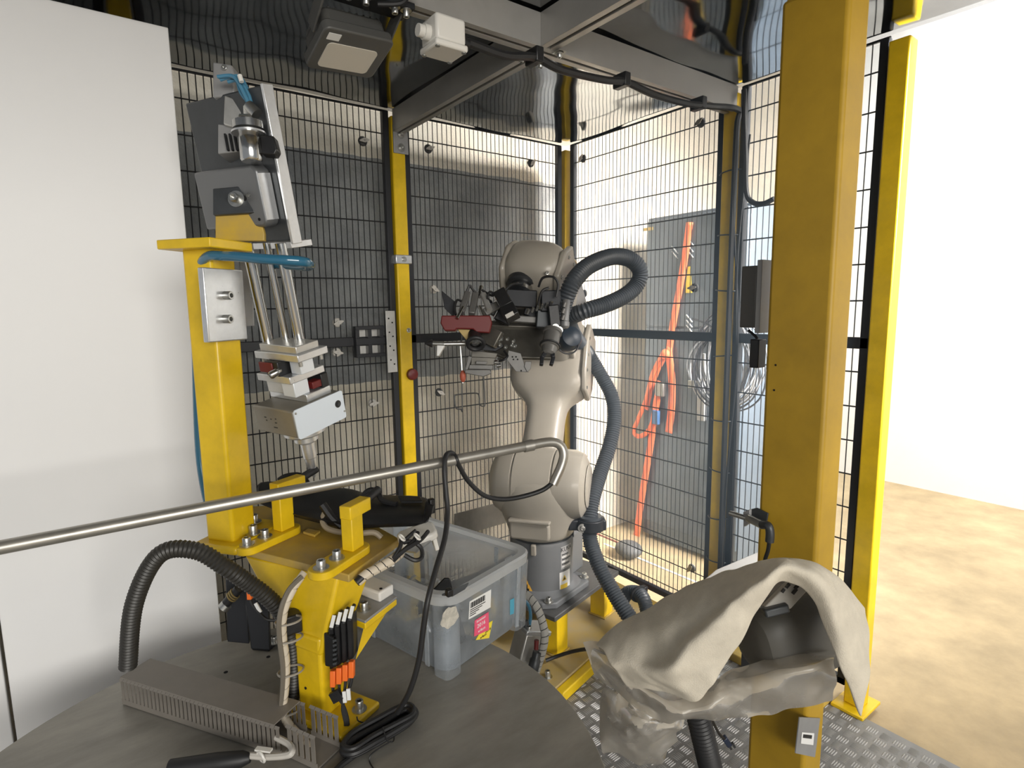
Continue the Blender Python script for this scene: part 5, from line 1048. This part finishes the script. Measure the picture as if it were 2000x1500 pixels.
film('plastic_bag', [((1180, 1350, 1.05), (1215, 1362, 1.02), (1260, 1378, 1.0), (1300, 1392, .99), (1350, 1405, .99)), ((1172, 1415, 1.06), (1210, 1408, 1.0), (1255, 1420, .96), (1300, 1425, .96), (1340, 1422, .99)),
 ((1176, 1462, 1.08), (1215, 1448, 1.03), (1250, 1455, 1.0), (1290, 1452, .99), (1325, 1440, 1.0)), ((1192, 1478, 1.1), (1230, 1482, 1.07), (1265, 1492, 1.05), (1300, 1482, 1.04), (1328, 1455, 1.03))], 'crumpled milky plastic bag hanging lowest at the lower right', .03, 15)
MB().tube(spline(R_(((1160, 1268, .99), (1200, 1285, .97), (1245, 1304, .94), (1275, 1313, .925), (1320, 1285, .9), (1350, 1268, .89))), 6), .0016, 5).build('tie_cord', mat('grey_cord', (.25, .23, .2), .7), label='thin grey cord tied around the film', cat='cord')
h3 = ribbed([at(*p) for p in ((1352, 1360, 1.02), (1364, 1400, 1.02), (1376, 1450, 1.03), (1388, 1500, 1.06), (1400, 1545, 1.1))], .0215, .0036, 16, .1)
h3.build('corrugated_hose', BLR, label='black corrugated hose hanging below the plastic film', cat='hose', angle=30)
cpg = thing('sensor_cable', at(1410, 1440, 1.25), 'thin dark cable with small blue plug near the floor', 'cable')
MB().tube(spline(R_(((1385, 1395, 1.2), (1395, 1415, 1.22), (1406, 1435, 1.25), (1416, 1444, 1.27))), 6), .003, 6).build('cable', BLR, cpg)
MB().bar(at(1414, 1440, 1.27), at(1424, 1455, 1.28), .012, .012, VF).build('plug', mat('dark_blue_plug', (.02, .03, .06), .4), cpg, bevel=.002)
for dx in (0, 7): MB().bar(at(1423 + dx, 1454 - dx * .5, 1.28), at(1428 + dx, 1463 - dx * .5, 1.28), .005, .006, VF).build('plug_pin', BLP, cpg)
MB().bar(V((1.098, .56, cc_.z - .02)), cc_ + V((0, 0, -.02)), .06, .05).build('support_bracket', BLK, dv, bevel=.004)
# ================================================================ outside the right fence: cabinet, straps, cable coil
XC = 2.29
cbt = thing('steel_cabinet', (XC + .2, 1.66, 0), 'grey-blue steel cabinet standing outside the fence with an orange strap', 'cabinet')
CAB = mat('cabinet_grey', (.105, .13, .16), .38, .25, var=.14, vscale=3)
MB().bx((XC, 1.40, 0), (XC + .3, 1.952, 1.615)).build('body', CAB, cbt, bevel=.004)
MB().bx((XC - .012, 1.405, .08), (XC, 1.945, 1.08)).build('door', CAB, cbt, bevel=.003)
cdr = MB().bx((XC - .012, 1.405, 1.09), (XC, 1.945, 1.60)).build('door', CAB, cbt, bevel=.003)
for px, py in ((1348, 472), (1348, 485), (1348, 496), (1346, 622), (1346, 632), (1346, 642), (1318, 488), (1318, 498)):
    MB().bar(atx(px - 5, py - 7, XC - .0135), atx(px + 6, py + 7, XC - .0135), .004, .007, (1, 0, 0)).build('vent_light_bar', ALW, cdr)  # white bars stand in for light shining through the vent slots
MB().slab([atx(x, y, XC - .0125) for x, y in ((1256, 446), (1276, 443), (1276, 449), (1256, 452))], (-.002, 0, 0)).build('yellow_tape', mat('tan_tape', (.5, .36, .12), .6), cbt)
MB().slab([atx(x, y, XC - .0125) for x, y in ((1344, 521), (1348, 520), (1352, 572), (1338, 572))], (-.002, 0, 0)).build('yellow_strip', mat('cabinet_yellow', (.8, .55, .03), .5), cbt)
MB().slab([atx(x, y, XC - .014) for x, y in ((1366, 690), (1382, 690), (1380, 822), (1366, 820))], (-.02, 0, 0)).build('handle', GRY, cbt, bevel=.003)
STR = mat('orange_strap', (.90, .19, .07), .6, var=.1, vscale=40)
sp_ = thing('ratchet_strap', atx(1300, 700, XC), 'orange ratchet strap tied down the front of the cabinet', 'strap')
def ribbon(name, pts, w, X=XC - .018, m_=STR, step=.0):
    P = spline([atx(x, y, X - step * i) for i, (x, y) in enumerate(pts)], 6); L_, Rr = [], []
    for i, p in enumerate(P):
        t = (P[min(i + 1, len(P) - 1)] - P[max(i - 1, 0)]).normalized(); s = t.cross(V((1, 0, 0))).normalized() * w / 2; L_.append(p - s); Rr.append(p + s)
    MB().loft([L_, Rr]).build(name, m_, sp_, solid=.004)
ribbon('band', ((1347, 434), (1338, 500), (1326, 570), (1315, 630), (1306, 690)), .036)
ribbon('band', ((1308, 680), (1285, 720), (1270, 765), (1262, 800)), .03, XC - .03)
ribbon('band', ((1305, 680), (1312, 740), (1312, 790), (1306, 845)), .04, XC - .028)
ribbon('loop', ((1296, 690), (1275, 730), (1262, 780), (1246, 820), (1238, 842), (1246, 852), (1262, 846), (1274, 825), (1280, 790), (1290, 755)), .024, XC - .036)
ribbon('band', ((1290, 745), (1280, 800), (1272, 860), (1262, 920), (1252, 980), (1244, 1040), (1238, 1085), (1234, 1122)), .038, XC - .03)
MB().ball(atx(1300, 692, XC - .035), .026, 12, (.8, 1, 1)).build('knot', STR, sp_)
MB().box(atx(1290, 760, XC - .045), (.025, .05, .07)).build('ratchet', mat('ratchet_metal', (.25, .24, .22), .4, .7), sp_, bevel=.004)
MB().box(atx(1281, 815, XC - .045), (.02, .04, .07)).build('ratchet_handle', mat('ratchet_blue', (.05, .13, .3), .4), sp_, bevel=.004)
hc = thing('hanging_cable_coil', atx(1412, 700, 2.12), 'large coil of grey and black cables hanging outside behind the right post', 'cable coil')
rn = random.Random(5); CB = [mat('coil_cable_%d' % i, c_, .35) for i, c_ in enumerate(((.03, .03, .035), (.16, .16, .17), (.42, .43, .45)))]
for k in range(22):
    c_ = atx(1412 + rn.uniform(-14, 14), 712 + rn.uniform(-14, 14), 2.12 + rn.uniform(-.03, .03)); ry, rz = .13 + rn.uniform(-.025, .03), .175 + rn.uniform(-.03, .02)
    MB().tube([c_ + V((.02 * math.sin(t * 2 + k), ry * math.cos(t), rz * math.sin(t))) for t in [2 * math.pi * i / 36 for i in range(36)]], .0036, 5, True).build('cable_turn', CB[k % 3], hc)
MB().box(atx(1352, 750, 2.08), (.02, .03, .03)).build('cable_clip', ALU, hc, bevel=.002)
hz_ = atx(1412, 640, 2.12); MB().tube([V((XC - .011, hz_.y, hz_.z)), V((2.06, hz_.y, hz_.z)), V((2.05, hz_.y, hz_.z + .03))], .006, 8).build('wall_hook', SCR, hc)
MB().tube(spline([atx(*p) for p in ((1352, 622, 2.1), (1375, 630, 2.1), (1400, 645, 2.1), (1412, 660, 2.1))], 5), .005, 6).build('cable_end', BLR, hc)
MB().ball(atz(1228, 1072, .025) , .07, 16, (.9, 1.0, .55)).build('rubber_stop', mat('dull_grey_rubber', (.08, .08, .08), .6), label='rounded grey rubber foot on the floor by the cabinet strap', cat='rubber foot')
for i, (a, b, m_, lab) in enumerate((((1160, 1040), (1222, 1066), RED, 'red floor tape dashes along the wall side'), ((1180, 1062), (1385, 1148), LBL, 'pale floor tape line beside the fence'))):
    p, q_ = atz(*a, -.018), atz(*b, -.018); MB().bar(p, q_, .012, .003).build('floor_tape', m_, label=lab, cat='floor tape')
# kerb strip of yellow under the right fence
MB().bx((XF - .10, .72, .0), (XF - .03, 1.9, .03)).build('trim_1', YD, bevel=.003, kind='structure')
tg = MB().box(V((XF - .065, 1.50, .032)), (.06, .035, .004)).build('orange_marker', ORG, label='small orange marker on the yellow kerb by the fence foot', cat='marker')
# ================================================================ invented pale screen added left of the machine to lighten that side
PW = mat('added_screen_pale_grey', (.80, .80, .80), .55, var=.03, vscale=2)
pt = thing('added_pale_screen', (-.3, 1.5, 0), 'made-up pale grey screen added behind the yellow column to lighten the left side', 'partition')
for k in range(3):
    xa = .205 - k * .4; MB().bx((xa - .394, 1.5, .06), (xa, 1.512, 1.80)).build('panel', PW, pt, bevel=.002)
for k in range(4): MB().bx((.205 - k * .4 - .003 - .0, 1.512, 0), (.205 - k * .4 + .03 - .03, 1.545, 1.80)).build('upright', ALU, pt)

# ================================================================ thin haze added at the right fence to imitate lens glare
hm = bpy.data.materials.new('bluish_glare_haze'); hm.use_nodes = True; hn = hm.node_tree; hn.nodes.remove(hn.nodes['Principled BSDF'])
hv = hn.nodes.new('ShaderNodeVolumeScatter'); hv.inputs['Color'].default_value = (.62, .82, 1, 1); hv.inputs['Density'].default_value = .22; hv.inputs['Anisotropy'].default_value = .3
hn.links.new(hv.outputs[0], hn.nodes['Material Output'].inputs['Volume'])
MB().bx((1.0, .72, .35), (XF - .03, YF - .03, 1.80)).build('glare_haze', hm, label='thin bluish haze added by the right fence to imitate lens glare', cat='haze', kind='stuff')
